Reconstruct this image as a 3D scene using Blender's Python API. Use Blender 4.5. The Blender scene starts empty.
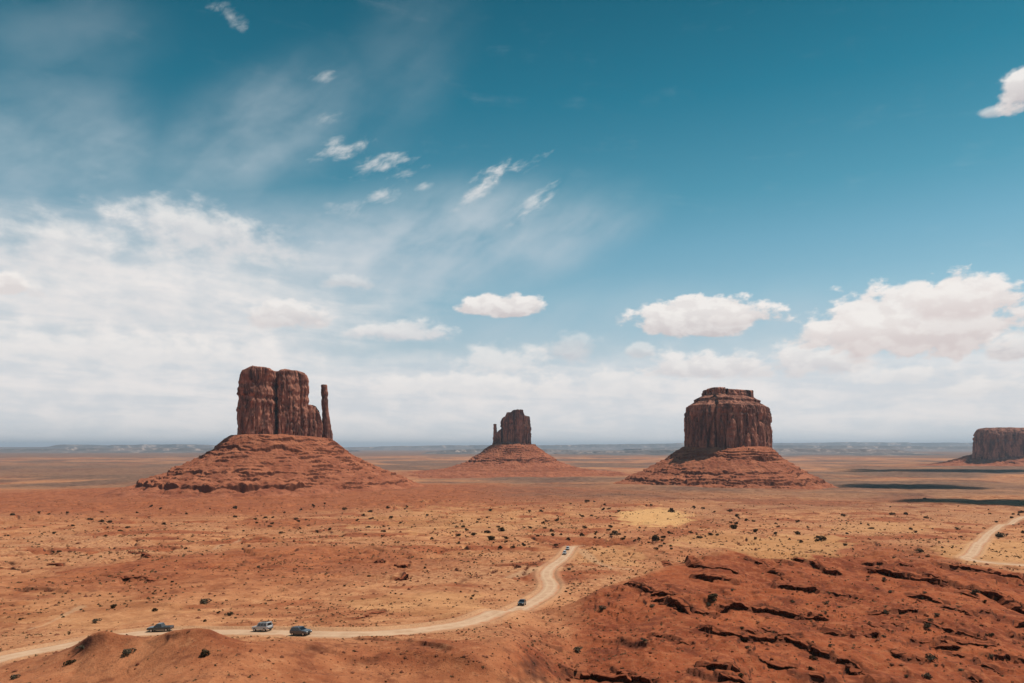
import bpy, bmesh, math, random
import numpy as np
from mathutils import Vector, Matrix, noise as mnoise

random.seed(7)
RNG = np.random.default_rng(11)
scene = bpy.context.scene
COL = scene.collection
F = 740.0            # focal length in pixels of the 1024 wide picture
CX, HY = 512.0, 447.0
R_ = math.radians

# ------------------------------------------------------------------ noise
def _hash(ix, iy, iz, seed):
    h = (ix.astype(np.int64) * 374761393 + iy.astype(np.int64) * 668265263 + iz.astype(np.int64) * 2147483647 + seed * 974634777) & 0xFFFFFFFF
    h = ((h ^ (h >> 13)) * 1274126177) & 0xFFFFFFFF
    h = ((h ^ (h >> 16)) * 2246822519) & 0xFFFFFFFF
    return (h ^ (h >> 15)) & 0xFFFFFFFF

def perlin2(x, y, seed=0):
    x = np.asarray(x, float); y = np.asarray(y, float)
    x0 = np.floor(x); y0 = np.floor(y)
    fx = x - x0; fy = y - y0
    u = fx * fx * fx * (fx * (fx * 6 - 15) + 10); v = fy * fy * fy * (fy * (fy * 6 - 15) + 10)
    z = np.zeros_like(x0)
    def g(dx, dy):
        a = _hash(x0 + dx, y0 + dy, z, seed) * (2 * math.pi / 4294967296.0)
        return np.cos(a) * (fx - dx) + np.sin(a) * (fy - dy)
    a = g(0, 0); b = g(1, 0); c = g(0, 1); d = g(1, 1)
    return 1.5 * ((a + (b - a) * u) * (1 - v) + (c + (d - c) * u) * v)

def value3(x, y, z, seed=0):
    x = np.asarray(x, float); y = np.asarray(y, float); z = np.asarray(z, float)
    x0 = np.floor(x); y0 = np.floor(y); z0 = np.floor(z)
    fx = x - x0; fy = y - y0; fz = z - z0
    u = fx * fx * (3 - 2 * fx); v = fy * fy * (3 - 2 * fy); w = fz * fz * (3 - 2 * fz)
    def h(i, j, k):
        return _hash(x0 + i, y0 + j, z0 + k, seed) * (2.0 / 4294967296.0) - 1
    def m(a, b, t): return a + (b - a) * t
    return m(m(m(h(0,0,0), h(1,0,0), u), m(h(0,1,0), h(1,1,0), u), v),
             m(m(h(0,0,1), h(1,0,1), u), m(h(0,1,1), h(1,1,1), u), v), w)

def fbm2(x, y, octv=4, seed=0, gain=0.5):
    s = 0; a = 1.0
    for k in range(octv):
        s = s + a * perlin2(x * 2**k + 17.3 * k, y * 2**k - 9.1 * k, seed + k); a *= gain
    return s

def ss(a, b, x):
    t = np.clip((x - a) / (b - a), 0, 1)
    return t * t * (3 - 2 * t)

# ------------------------------------------------------------------ object helpers
def link(o, parent=None):
    COL.objects.link(o)
    if parent is not None:
        o.parent = parent
    return o

def tag(o, label=None, cat=None, group=None, kind=None):
    if label: o['label'] = label
    if cat: o['category'] = cat
    if group: o['group'] = group
    if kind: o['kind'] = kind
    return o

def empty(name, loc, rz=0.0):
    o = bpy.data.objects.new(name, None)
    o.location = loc; o.rotation_euler = (0, 0, rz); o.empty_display_size = 0.5
    return link(o)

def mesh_np(name, verts, quads, mat=None, smooth=True, tris=None):
    me = bpy.data.meshes.new(name)
    verts = np.asarray(verts, np.float32)
    quads = np.asarray(quads, np.int32).reshape(-1, 4)
    nt = 0 if tris is None else len(tris)
    loops = quads.ravel()
    starts = np.arange(len(quads), dtype=np.int32) * 4
    if nt:
        tris = np.asarray(tris, np.int32)
        starts = np.concatenate([starts, len(loops) + np.arange(nt, dtype=np.int32) * 3])
        loops = np.concatenate([loops, tris.ravel()])
    me.vertices.add(len(verts)); me.vertices.foreach_set('co', verts.ravel())
    me.loops.add(len(loops)); me.loops.foreach_set('vertex_index', loops.astype(np.int32))
    me.polygons.add(len(starts)); me.polygons.foreach_set('loop_start', starts.astype(np.int32))
    me.polygons.foreach_set('use_smooth', np.full(len(starts), bool(smooth)))
    me.update(calc_edges=True); me.validate()
    if mat: me.materials.append(mat)
    return me

def obj(name, me, parent=None, loc=None):
    o = bpy.data.objects.new(name, me)
    if loc is not None: o.location = loc
    return link(o, parent)

def copy_tree(o, parent=None):
    c = o.copy(); COL.objects.link(c)
    if parent is not None: c.parent = parent
    for ch in list(o.children): copy_tree(ch, c)
    return c

# ------------------------------------------------------------------ node helpers
class NT:
    def __init__(self, tree):
        self.t = tree; self.n = tree.nodes; self.l = tree.links
    def new(self, typ, **kw):
        n = self.n.new(typ)
        for k, v in kw.items(): setattr(n, k, v)
        return n
    def set(self, sock, v):
        if isinstance(v, bpy.types.NodeSocket): self.l.new(v, sock)
        elif v is not None:
            if hasattr(sock.default_value, '__len__') and not hasattr(v, '__len__'): v = (v,) * len(sock.default_value)
            if hasattr(sock.default_value, '__len__') and len(sock.default_value) == 4 and len(v) == 3: v = (*v, 1)
            sock.default_value = v
    def m(self, op, a, b=None, c=None, clamp=False):
        n = self.new('ShaderNodeMath', operation=op, use_clamp=clamp)
        for i, v in enumerate((a, b, c)):
            if v is not None: self.set(n.inputs[i], v)
        return n.outputs[0]
    def vm(self, op, a, b=None, c=None):
        n = self.new('ShaderNodeVectorMath', operation=op)
        for i, v in enumerate((a, b, c)):
            if v is not None: self.set(n.inputs[i], v)
        return n.outputs['Value'] if op in ('LENGTH', 'DOT_PRODUCT', 'DISTANCE') else n.outputs[0]
    def noise(self, vec, scale, detail=4, rough=0.5, dist=0.0, lac=2.0):
        n = self.new('ShaderNodeTexNoise'); self.set(n.inputs['Vector'], vec)
        n.inputs['Scale'].default_value = scale; n.inputs['Detail'].default_value = detail
        n.inputs['Roughness'].default_value = rough; n.inputs['Distortion'].default_value = dist
        n.inputs['Lacunarity'].default_value = lac
        return n.outputs[0]
    def mix(self, fac, a, b, blend='MIX'):
        n = self.new('ShaderNodeMix', data_type='RGBA', blend_type=blend)
        self.set(n.inputs[0], fac); self.set(n.inputs[6], a); self.set(n.inputs[7], b)
        return n.outputs[2]
    def remap(self, v, a, b, c=0.0, d=1.0, smooth=True):
        n = self.new('ShaderNodeMapRange', interpolation_type='SMOOTHSTEP' if smooth else 'LINEAR')
        self.set(n.inputs[0], v)
        for i, x in zip((1, 2, 3, 4), (a, b, c, d)): self.set(n.inputs[i], x)
        return n.outputs[0]
    def mapping(self, vec, loc=(0,0,0), rot=(0,0,0), sc=(1,1,1), kind='TEXTURE'):
        n = self.new('ShaderNodeMapping', vector_type=kind); self.set(n.inputs[0], vec)
        n.inputs[1].default_value = loc; n.inputs[2].default_value = rot; n.inputs[3].default_value = sc
        return n.outputs[0]
    def attr(self, name):
        n = self.new('ShaderNodeAttribute', attribute_name=name); return n.outputs['Fac']
    def xyz(self, v):
        n = self.new('ShaderNodeSeparateXYZ'); self.set(n.inputs[0], v); return n.outputs
    def vec(self, x, y, z):
        n = self.new('ShaderNodeCombineXYZ')
        for i, v in enumerate((x, y, z)): self.set(n.inputs[i], v)
        return n.outputs[0]

def new_mat(name):
    m = bpy.data.materials.new(name); m.use_nodes = True
    m.node_tree.nodes.clear()
    nt = NT(m.node_tree)
    out = nt.new('ShaderNodeOutputMaterial'); b = nt.new('ShaderNodeBsdfPrincipled')
    nt.l.new(b.outputs[0], out.inputs[0])
    return m, nt, b, out

def simple_mat(name, col, rough=0.5, metal=0.0, spec=0.5, vary=0.15, scale=3.0, coat=0.0, emit=None):
    m, nt, b, out = new_mat(name)
    tc = nt.new('ShaderNodeTexCoord')
    n = nt.noise(tc.outputs['Object'], scale, 4)
    dark = tuple(c * (1 - vary) for c in col); light = tuple(min(1, c * (1 + vary)) for c in col)
    nt.set(b.inputs['Base Color'], nt.mix(n, dark, light))
    b.inputs['Roughness'].default_value = rough; b.inputs['Metallic'].default_value = metal
    b.inputs['Specular IOR Level'].default_value = spec
    b.inputs['Coat Weight'].default_value = coat
    return m

# ------------------------------------------------------------------ terrain height
BR = np.array([0, 60, 90, 120, 145, 180, 230, 300, 400, 550, 700, 1100, 1500, 1900, 2400, 4000, 1e4, 3e4, 8e4], float)
BZ = np.array([-27, -28, -30, -33, -36, -41, -47, -51, -55, -63, -70, -81, -88, -99, -109, -114, -118, -120, -120], float)
_lr = np.log(BR + 60)
def _pchip(xk, yk, x):
    h = np.diff(xk); d = np.diff(yk) / h
    m = np.zeros_like(yk); m[0] = d[0]; m[-1] = d[-1]
    for i in range(1, len(yk) - 1):
        if d[i-1] * d[i] > 0:
            w1 = 2*h[i] + h[i-1]; w2 = h[i] + 2*h[i-1]
            m[i] = (w1 + w2) / (w1 / d[i-1] + w2 / d[i])
    x = np.clip(x, xk[0], xk[-1])
    k = np.clip(np.searchsorted(xk, x) - 1, 0, len(xk) - 2)
    t = (x - xk[k]) / h[k]
    return ((2*t**3 - 3*t**2 + 1) * yk[k] + (t**3 - 2*t**2 + t) * h[k] * m[k] + (-2*t**3 + 3*t**2) * yk[k+1] + (t**3 - t**2) * h[k] * m[k+1])
def base(r): return _pchip(_lr, BZ, np.log(r + 60))

DP = np.array([-300, -100, 0, 50, 74, 88, 108, 122, 145, 162, 178, 196, 212, 226, 245, 290, 330, 400, 470, 540, 600], float)
DY = np.array([700, 690, 677, 659, 650, 636, 631, 637, 638, 634, 628, 626.5, 627.5, 637, 643, 645, 648, 651, 656, 690, 740], float)
HP = np.array([520, 560, 600, 650, 700, 730, 760, 800, 860, 900, 930, 970, 1024, 1100, 1250, 1500], float)
HPY = np.array([618, 605, 590, 571, 557, 549, 550, 553, 556, 559, 563, 567, 574, 585, 605, 640], float)
HYC = np.array([185, 190, 196, 210, 226, 235, 240, 241, 240, 236, 232, 230, 226, 220, 210, 190], float)

def _dense(xk, *ys):
    xs = np.arange(xk[0], xk[-1], 4.0); k = np.exp(-(np.arange(-12, 13) / 2.2) ** 2); k /= k.sum()
    out = [np.convolve(np.pad(np.interp(xs, xk, y), 12, mode='edge'), k, 'valid') for y in ys]
    return (xs, *out)
DP, DY = _dense(DP, DY)
DYS = np.convolve(np.pad(DY, 40, mode='edge'), np.ones(81) / 81, 'valid')   # broad shape of the dune back
HP, HPY, HYC = _dense(HP, HPY, HYC)

def smax(a, b, k):
    h = np.clip(0.5 + 0.5 * (a - b) / k, 0, 1)
    return b + (a - b) * h + k * h * (1 - h)

def gauss(x, y, px, Y, sx, sy):
    X = Y * (px - CX) / F
    return np.exp(-((x - X) / sx) ** 2 - ((y - Y) / sy) ** 2)

def H_macro(x, y, dune=True):
    x = np.asarray(x, float); y = np.asarray(y, float)
    r = np.hypot(x, y)
    z = base(r)
    yy = np.maximum(y, 20.0)
    front = ss(10, 40, y - 0.5 * np.abs(x))
    px = CX + F * np.clip(x / yy, -1.6, 1.6)
    # broad swells of the plain
    z = z + fbm2(x / 520, y / 520, 2, 3) * 7 * ss(450, 1300, r) * (1 - ss(1.5e4, 3e4, r))
    z = z + fbm2(x / 110 + 5, y / 110, 3, 9) * 2.4 * ss(130, 400, r) * (1 - ss(5e3, 1e4, r))
    # left dune in front of the road
    Yc = 117 + 4 * np.sin(px / 47.0)
    back = np.exp(-np.maximum(Yc - y, 0) / 5.0)
    pyc = np.interp(px, DP, DY) * back + (np.interp(px, DP, DYS) + 2) * (1 - back)
    zc = -(pyc - HY) / F * Yc + 0.35 * fbm2(x / 20, y / 20, 2, 6)
    zt = zc - 0.012 * (Yc - y) + 0.7 * fbm2(x / 14, y / 14, 3, 31) * ss(0, 12, Yc - y)
    w = ss(15, -1, y - Yc) * front * ss(570, 500, px) * dune
    z = z + (zt - z) * w
    # right hill of red strata
    Yh = np.interp(px, HP, HYC); zh = -(np.interp(px, HP, HPY) - HY) / F * Yh
    zf = zh - 0.062 * (Yh - y) + 0.9 * fbm2(x / 26, y / 26, 3, 41) * ss(0, 25, Yh - y)
    zb = zh - 0.33 * (y - Yh)
    hill = np.where(y < Yh, zf, smax(zb, z, 2.0))
    wr = ss(500, 600, px) * front
    z = z + (hill - z) * wr
    # knoll beside the road, bank below the cars
    z = z + 2.6 * gauss(x, y, 500, 172, 12, 8) - 7.5 * gauss(x, y, 594, 458, 30, 26)
    return z

def at_macro(px, py, h=H_macro):
    Y = np.geomspace(60, 6000, 5000)
    X = Y * (px - CX) / F; Z = Y * (HY - py) / F
    d = h(X, Y) - Z
    k = int(np.argmax(d > 0))
    if k == 0: k = 1
    t = d[k-1] / (d[k-1] - d[k] + 1e-9)
    yy = Y[k-1] + (Y[k] - Y[k-1]) * t
    return np.array([yy * (px - CX) / F, yy])

# ledge lines of the strata (picture positions turned into ground positions)
LEDGES = [
 ([(742,558),(763,565),(776,574),(788,581)], 1.7), ([(792,558),(813,565),(828,572),(843,573)], 1.7),
 ([(862,556),(873,556),(887,561)], 2.2),
 ([(861,569),(890,574),(917,581),(947,584),(977,592),(1006,600),(1024,611),(1060,622)], 2.6),
 ([(936,566),(962,567),(983,571),(1006,577),(1030,581)], 1.9),
 ([(771,588),(798,590),(834,593),(861,600)], 1.5), ([(713,611),(740,608),(763,608),(789,614),(828,618)], 1.9),
 ([(864,611),(890,611),(914,614),(932,620)], 1.5), ([(819,631),(843,635),(885,636)], 1.5),
 ([(885,649),(902,658),(932,664)], 1.4),
 ([(695,627),(722,633),(748,634),(789,640),(822,655),(852,664),(868,672),(882,686)], 1.6),
 ([(665,561),(698,567),(728,570),(751,577)], 1.3), ([(625,583),(644,588),(659,595)], 1.4),
 ([(650,600),(674,606),(695,615)], 1.4), ([(558,670),(594,676),(638,678)], 1.3), ([(521,632),(549,646),(564,651)], .7),
 ([(940,640),(975,647),(1000,646)], 1.3), ([(985,660),(1010,658),(1040,664)], 1.5), ([(935,605),(960,612),(985,622)], 1.1),
 ([(590,640),(620,640),(650,648)], 0.7), ([(745,650),(775,662),(800,668)], 0.9), ([(905,595),(935,600),(950,604)], 1.0),
 ([(128,553),(140,554),(152,558)], 1.6), ([(47,565),(64,567)], 1.6), ([(110,578),(135,577),(160,580)], 0.9),
 ([(232,570),(240,566),(247,560)], 0.74), ([(348,557),(363,558)], 1.6), ([(373,560),(387,562)], 1.8), ([(395,566),(411,567)], 2.0),
 ([(391,580),(399,579),(407,576)], 3.2), ([(352,620),(370,615),(388,610)], 0.8), ([(12,590),(45,589),(70,592)], 0.7),
 ([(455,585),(480,575),(500,570)], .6), ([(522,575),(530,566),(546,558)], .6), ([(300,648),(340,654),(380,664)], .55), ([(350,640),(420,642),(455,652)], .55),
 ([(170,640),(150,655),(128,668)], 0.5),
]
_rl = random.Random(42)
while len(LEDGES) < 68:
    a = _rl.uniform(600, 1010); b = _rl.uniform(560, 680)
    if b < np.interp(a, HP, HPY) + 6: continue
    L = _rl.uniform(16, 58); k = _rl.uniform(.06, .34); bow = _rl.uniform(-.08, .08)
    LEDGES.append(([(a, b), (a + L * .5, b + L * (k * .5 + bow)), (a + L, b + L * k)], _rl.uniform(.76, 1.25)))
LW = []
for pts, h in LEDGES:
    P = np.array([at_macro(a, b) for a, b in pts])
    LW.append((P, h))

def poly_sd(x, y, P):
    """distance, sign (+ far side) and position 0..1 along a polyline"""
    best = np.full(x.shape, 1e9); sgn = np.zeros(x.shape); tt = np.zeros(x.shape)
    seg = np.diff(P, axis=0); L = np.hypot(seg[:, 0], seg[:, 1]); cum = np.concatenate([[0], np.cumsum(L)]); tot = cum[-1]
    for i in range(len(seg)):
        ax, ay = P[i]; dx, dy = seg[i]
        raw = ((x - ax) * dx + (y - ay) * dy) / (L[i] ** 2)
        t = np.clip(raw, 0, 1)
        ex = x - ax - t * dx; ey = y - ay - t * dy
        d = np.hypot(ex, ey)
        s = np.sign(dx * (y - ay) - dy * (x - ax))
        k = d < best
        best = np.where(k, d, best); sgn = np.where(k, s, sgn); tt = np.where(k, (cum[i] + t * L[i]) / tot, tt)
    return best, sgn, tt

def ledge_wob(X, Y, n): return 2.3 * fbm2(X / 12, Y / 12, 2, 50 + n) + 0.55 * fbm2(X / 3.2, Y / 3.2, 2, 150 + n)

def add_ledges(x, y, z):
    """sharp steps in the strata; also returns how much bare rock shows"""
    rock = np.zeros_like(z)
    for n, (P, h) in enumerate(LW):
        m = 34.0
        k = (x > P[:, 0].min() - m) & (x < P[:, 0].max() + m) & (y > P[:, 1].min() - m) & (y < P[:, 1].max() + m)
        if not k.any(): continue
        X, Y = x[k], y[k]
        wob = ledge_wob(X, Y, n)
        d, s, t = poly_sd(X, Y + wob, P)
        sd = d * s
        endf = ss(0.0, 0.06, t) * ss(1.0, 0.94, t)
        hv = 0.88 * h * endf * np.clip(0.85 + 0.8 * perlin2(X / 10, Y / 10, 70 + n) + 0.6 * perlin2(X / 2.2, Y / 6, 75 + n), 0.35, 1.25)
        up = np.where(sd > 0, np.exp(-np.abs(sd) / 9.0), 0) * ss(31, 22, d)
        dn = np.where(sd <= 0, np.exp(-np.abs(sd) / 4.0), 0) * ss(31, 22, d)
        st = ss(-0.22, 0.22, sd)
        dz = hv * (0.62 * up * st - 0.38 * np.maximum(dn, np.where(sd > 0, 1, 0)) * (1 - st))
        z[k] += dz
        rock[k] = np.maximum(rock[k], endf * np.exp(-((sd + 0.2) / 0.9) ** 2) * np.clip(1.5 * hv, 0, 1))
    return rock

def H_fine(x, y, z):
    r = np.hypot(x, y)
    px = CX + F * np.clip(x / np.maximum(y, 20.0), -1.6, 1.6)
    soft = ss(540, 470, px) * ss(132, 118, y)                       # smooth wind-blown dune
    rough = 1 - 0.35 * soft
    z = z + 0.45 * fbm2(x / 18, y / 18, 3, 21) * ss(60, 160, r) * rough
    z = z + 0.26 * fbm2(x / 4.3, y / 4.3, 3, 24) * rough * ss(900, 500, r)
    z = z + 0.5 * np.maximum(fbm2(x / 9, y / 9, 3, 25), 0) * ss(200, 320, r) * ss(1600, 900, r)
    z = z + 0.9 * fbm2(x / 45, y / 45, 3, 27) * ss(300, 700, r) * ss(4000, 2500, r)
    # gullies
    g = np.abs(fbm2(x / 60, y / 60, 3, 61))
    z = z - 2.2 * np.exp(-(g / 0.07) ** 2) * ss(200, 420, r) * ss(2500, 1500, r)
    # stacked shelves of the strata, broken up by noise
    Yh = np.interp(px, HP, HYC); onhill = ss(560, 620, px) * ss(4, -4, y - Yh) * (y > 20)
    for step, lo, hi, sd, sharp in ((0.85, 60, 250, 81, .07), (2.2, 260, 900, 82, .10), (4.0, 900, 1500, 83, .12)):
        w = ss(lo * 0.85, lo * 1.1, r) * ss(hi * 1.1, hi * 0.9, r)
        if step == 0.85: w = onhill
        L = 26 if step == 0.85 else lo * .3
        zz = z + 0.8 * step * fbm2(x / L, y / L, 3, sd) + 0.012 * x * (step == 0.85)
        q = zz / step; fr = q - np.floor(q)
        tz = (np.floor(q) + ss(0.5 - sharp, 0.5 + sharp, fr)) * step - (zz - z)
        nz_ = fbm2(x / (L * 1.1) + 40, y / (L * 1.1), 3, sd + 5)
        amt = np.clip(nz_ * 1.3 + (.45 if step == .85 else .12), 0, .95) * rough
        if step == 4.0: amt = 0.8 * ss(900, 500, np.hypot(x + 520, y - 1350))
        z = z + (tz - z) * amt * w
    z = z + 0.16 * fbm2(x / 1.9, y / 1.9, 2, 97) * onhill
    return z

# road centre lines
ROAD_PX = [(-70,682),(0,658),(45,650),(80,643),(118,636),(155,632.5),(200,632),(260,632),(320,633.5),(385,633),(440,627),(490,615.5),(528,604.5),(548,592),(551,583),(546,575),(552,566),(566,555),(578,545.5)]
ROAD2_PX = [(1075,505),(1040,513),(1012,523),(992,531),(983,540),(974,551),(967,559)]
def H_bare(x, y): return H_macro(x, y, 0.0)
def road_line(pxs, extra=None):
    P = [at_macro(a, b, H_bare) for a, b in pxs]
    if extra is not None: P += [np.array(e) for e in extra]
    P = np.array(P)
    # Catmull-Rom, then smoothing
    out = []
    for i in range(len(P) - 1):
        p0 = P[max(i-1, 0)]; p1 = P[i]; p2 = P[i+1]; p3 = P[min(i+2, len(P)-1)]
        n = max(2, int(np.hypot(*(p2 - p1)) / 1.5))
        for t in np.linspace(0, 1, n, endpoint=False):
            out.append(0.5 * (2*p1 + (p2-p0)*t + (2*p0-5*p1+4*p2-p3)*t*t + (3*p1-p0-3*p2+p3)*t**3))
    out.append(P[-1]); C = np.array(out)
    for _ in range(30):
        C[1:-1] = 0.25 * C[:-2] + 0.5 * C[1:-1] + 0.25 * C[2:]
    # resample about every 1.2 m
    d = np.concatenate([[0], np.cumsum(np.hypot(*np.diff(C, axis=0).T))])
    s = np.arange(0, d[-1], 1.2)
    C = np.stack([np.interp(s, d, C[:, 0]), np.interp(s, d, C[:, 1])], 1)
    z = H_bare(C[:, 0], C[:, 1])
    for _ in range(60):
        z[1:-1] = 0.25 * z[:-2] + 0.5 * z[1:-1] + 0.25 * z[2:]
    return C, z
R1, R1Z = road_line(ROAD_PX, [(440 * (588-CX)/F, 440)])
_e = R1[-1]
R1x, R1xz = R1, R1Z
_p = at_macro(967, 559)
R2, R2Z = road_line(ROAD2_PX, [(_p[0] + 6, _p[1] - 22), (_p[0] + 40, _p[1] - 42), (_p[0] + 90, _p[1] - 52), (_p[0] + 150, _p[1] - 52)])
ROADS = [(R1, R1Z, 3.1), (R2, R2Z, 3.7)]

def carve(x, y, z):
    onroad = np.zeros_like(z)
    for C, cz, hw in ROADS:
        k = np.where((x > C[:, 0].min() - 20) & (x < C[:, 0].max() + 20) & (y > C[:, 1].min() - 20) & (y < C[:, 1].max() + 20))[0]
        if len(k) == 0: continue
        X, Y = x[k], y[k]
        dm = np.full(len(k), 1e9)
        for c in C[::8]: dm = np.minimum(dm, np.hypot(X - c[0], Y - c[1]))
        k = k[dm < 20]; X, Y = x[k], y[k]
        dm = np.full(len(k), 1e9); zi = np.zeros(len(k))
        for c, q in zip(C, cz):
            d = np.hypot(X - c[0], Y - c[1]); b = d < dm
            dm[b] = d[b]; zi[b] = q
        w = ss(hw + 6.0, hw + 1.2, dm)
        bank = 0.35 * np.exp(-((dm - hw - 1.2) / 0.7) ** 2)
        target = zi - 0.22 * ss(hw + 0.5, hw - 0.2, dm) + bank
        # the dune in front of the road may stand higher than the road; keep it where it starts
        z[k] = z[k] + (target - z[k]) * w
        onroad[k] = np.maximum(onroad[k], ss(hw + 3.5, hw, dm))
    return onroad

# ------------------------------------------------------------------ terrain sheet
AZ = np.concatenate([np.linspace(-48, 48, 1300), np.linspace(48, 312, 130)[1:-1]])
rr = [3.0]
while rr[-1] < 8e4:
    r = rr[-1]
    f = 1.12 if r < 60 else 1.0046 if r < 800 else 1.007 if r < 4000 else 1.035
    rr.append(r * f)
RR = np.array(rr)
NA, NR = len(AZ), len(RR)
A2, R2g = np.meshgrid(np.radians(AZ), RR)
gx = (R2g * np.sin(A2)).ravel(); gy = (R2g * np.cos(A2)).ravel()
gz = H_macro(gx, gy)
gz = H_fine(gx, gy, gz)
rockm = add_ledges(gx, gy, gz)
roadm = carve(gx, gy, gz)
GZ = gz.reshape(NR, NA)

def ground(x, y):
    x = np.asarray(x, float); y = np.asarray(y, float)
    az = np.degrees(np.arctan2(x, y)); r = np.hypot(x, y)
    c = np.clip((az + 48) / 96 * 1299, 0, 1298.999); i = np.floor(c).astype(int); fc = c - i
    j = np.clip(np.searchsorted(RR, r) - 1, 0, NR - 2); fr = (r - RR[j]) / (RR[j+1] - RR[j])
    return (GZ[j, i] * (1-fc) + GZ[j, i+1] * fc) * (1-fr) + (GZ[j+1, i] * (1-fc) + GZ[j+1, i+1] * fc) * fr

def at(px, py):
    p = at_macro(px, py, ground)
    return Vector((p[0], p[1], float(ground(p[0], p[1]))))

pxg = CX + F * np.clip(gx / np.maximum(gy, 20), -1.6, 1.6); pyg = np.where(gy > 5, HY - F * gz / np.maximum(gy, 5), 2000)
rg = np.hypot(gx, gy)
Yhg = np.interp(pxg, HP, HYC)
n1 = fbm2(gx / 30, gy / 30, 3, 201); n0 = fbm2(gx / 9, gy / 9, 2, 203); n2 = fbm2(gx / 260, gy / 260, 3, 205); n3 = fbm2(gx / 900, gy / 900, 3, 209)
red = ss(545, 600, pxg + 18 * n1) * ss(6, -6, gy - Yhg + 6 * n1) * (gy > 0)
red = np.maximum(red, 0.8 * ss(760, 420, np.hypot((gx + 520) * 0.75, gy - 1420) + 80 * n2))
red = np.maximum(red, 0.75 * ss(340, 200, np.hypot(gx - 584, gy - 1960) + 40 * n2))
red = np.maximum(red, 0.75 * ss(620, 330, np.hypot(gx + 20, gy - 3150) + 60 * n2))
red = np.maximum(red, 0.55 * ss(560, 480, pxg + 15 * n1) * ss(134, 126, gy + 4 * n1))
n4 = fbm2(gx / 85 + 3, gy / 50, 4, 207)
red = np.maximum(red, 0.75 * ss(0.05, 0.6, n2) * ss(200, 350, rg))
red = np.maximum(red, 0.85 * ss(0.12, 0.5, n4) * ss(150, 260, rg) * ss(1800, 1200, rg))
red = np.maximum(red, np.exp(-((pxg - 385) / 110) ** 2 - ((pyg - 657) / 17) ** 2) * (0.75 + 0.5 * n1) * (gy > 0))
red = np.maximum(red, np.exp(-((pxg - 545) / 80) ** 2 - ((pyg - 660) / 34) ** 2) * (0.9 + 0.5 * n1) * (gy > 0))
sage_and_shade = ss(1500, 2600, rg + 500 * n3) * ss(-0.35, 0.35, n3 + 0.25 * n2)
sage_and_shade = np.maximum(sage_and_shade, 0.85 * np.exp(-((pyg - 471 - 2 * n3) / 8.5) ** 4) * ss(240, 170, pxg + 30 * n3))  # dark grey strip across the far left plain
sage_and_shade = np.maximum(sage_and_shade, 0.85 * np.exp(-((pyg - 491 - 4 * n3) / 11) ** 2) * ss(440, 560, pxg) * (0.8 + 0.5 * n2))
sage_and_shade = np.maximum(sage_and_shade, 0.45 * np.exp(-((pyg - 508 - 6 * n2) / 9) ** 2) * ss(640, 760, pxg) * (0.8 + 0.6 * n2))
sage_and_shade = np.maximum(sage_and_shade, 0.9 * ss(8000, 11000, rg))  # far plain darkened: cloud shade put into the ground colour
def ell(px, py, w, h, k=0.35):
    return ss(1.15, 0.85, np.hypot((pxg - px) / w, (pyg - py) / h) + k * n1 + .22 * n0)
sand = np.maximum.reduce([ell(655, 517, 36, 9), ell(790, 546, 60, 11) * .55, ell(880, 528, 50, 5) * .3, ell(720, 540, 45, 8) * .4, ell(1000, 552, 60, 12) * .5,
                          ell(610, 557, 40, 9) * .35, ell(470, 520, 90, 12, 1.0) * .30, ell(420, 605, 60, 12) * .25, ell(80, 612, 120, 16, .8) * .15])
sand *= (gy > 0) * (rg > 140)
for _pl, _w in (([(580,549),(588,556),(597,563),(612,568),(630,569)], 2.2), ([(508,577),(530,571),(548,566)], 2.5), ([(30,630),(60,618),(80,606)], 1.0), ([(215,549),(232,543),(240,540)], 1.5)):
    _P = np.array([at_macro(a, b) for a, b in _pl]); _k = np.where((np.abs(gx - _P[:, 0].mean()) < 90) & (np.abs(gy - _P[:, 1].mean()) < 110))[0]
    _d, _s, _t = poly_sd(gx[_k], gy[_k], _P); roadm[_k] = np.maximum(roadm[_k], 0.9 * ss(_w * 1.5, _w * .5, _d + 0.8 * n1[_k]))
V = np.stack([gx, gy, gz], 1)
idx = np.arange(NR * NA).reshape(NR, NA)
nx = np.roll(idx, -1, axis=1)
quads = np.stack([idx[:-1], idx[1:], nx[1:], nx[:-1]], -1).reshape(-1, 4)[:, ::-1]
V = np.concatenate([V, [[0, 0, -27.0]]]); cidx = NR * NA
tris = np.stack([np.full(NA, cidx), nx[0], idx[0]], 1)
gme = mesh_np('ground', V, quads, None, True, tris)
for nm, arr in (('red', red), ('sage_and_shade', sage_and_shade), ('sand', sand), ('rock', rockm), ('track', roadm)):
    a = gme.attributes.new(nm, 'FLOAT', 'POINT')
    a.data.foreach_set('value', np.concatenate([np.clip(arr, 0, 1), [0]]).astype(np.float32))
ground_o = tag(obj('ground', gme), kind='structure')

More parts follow.
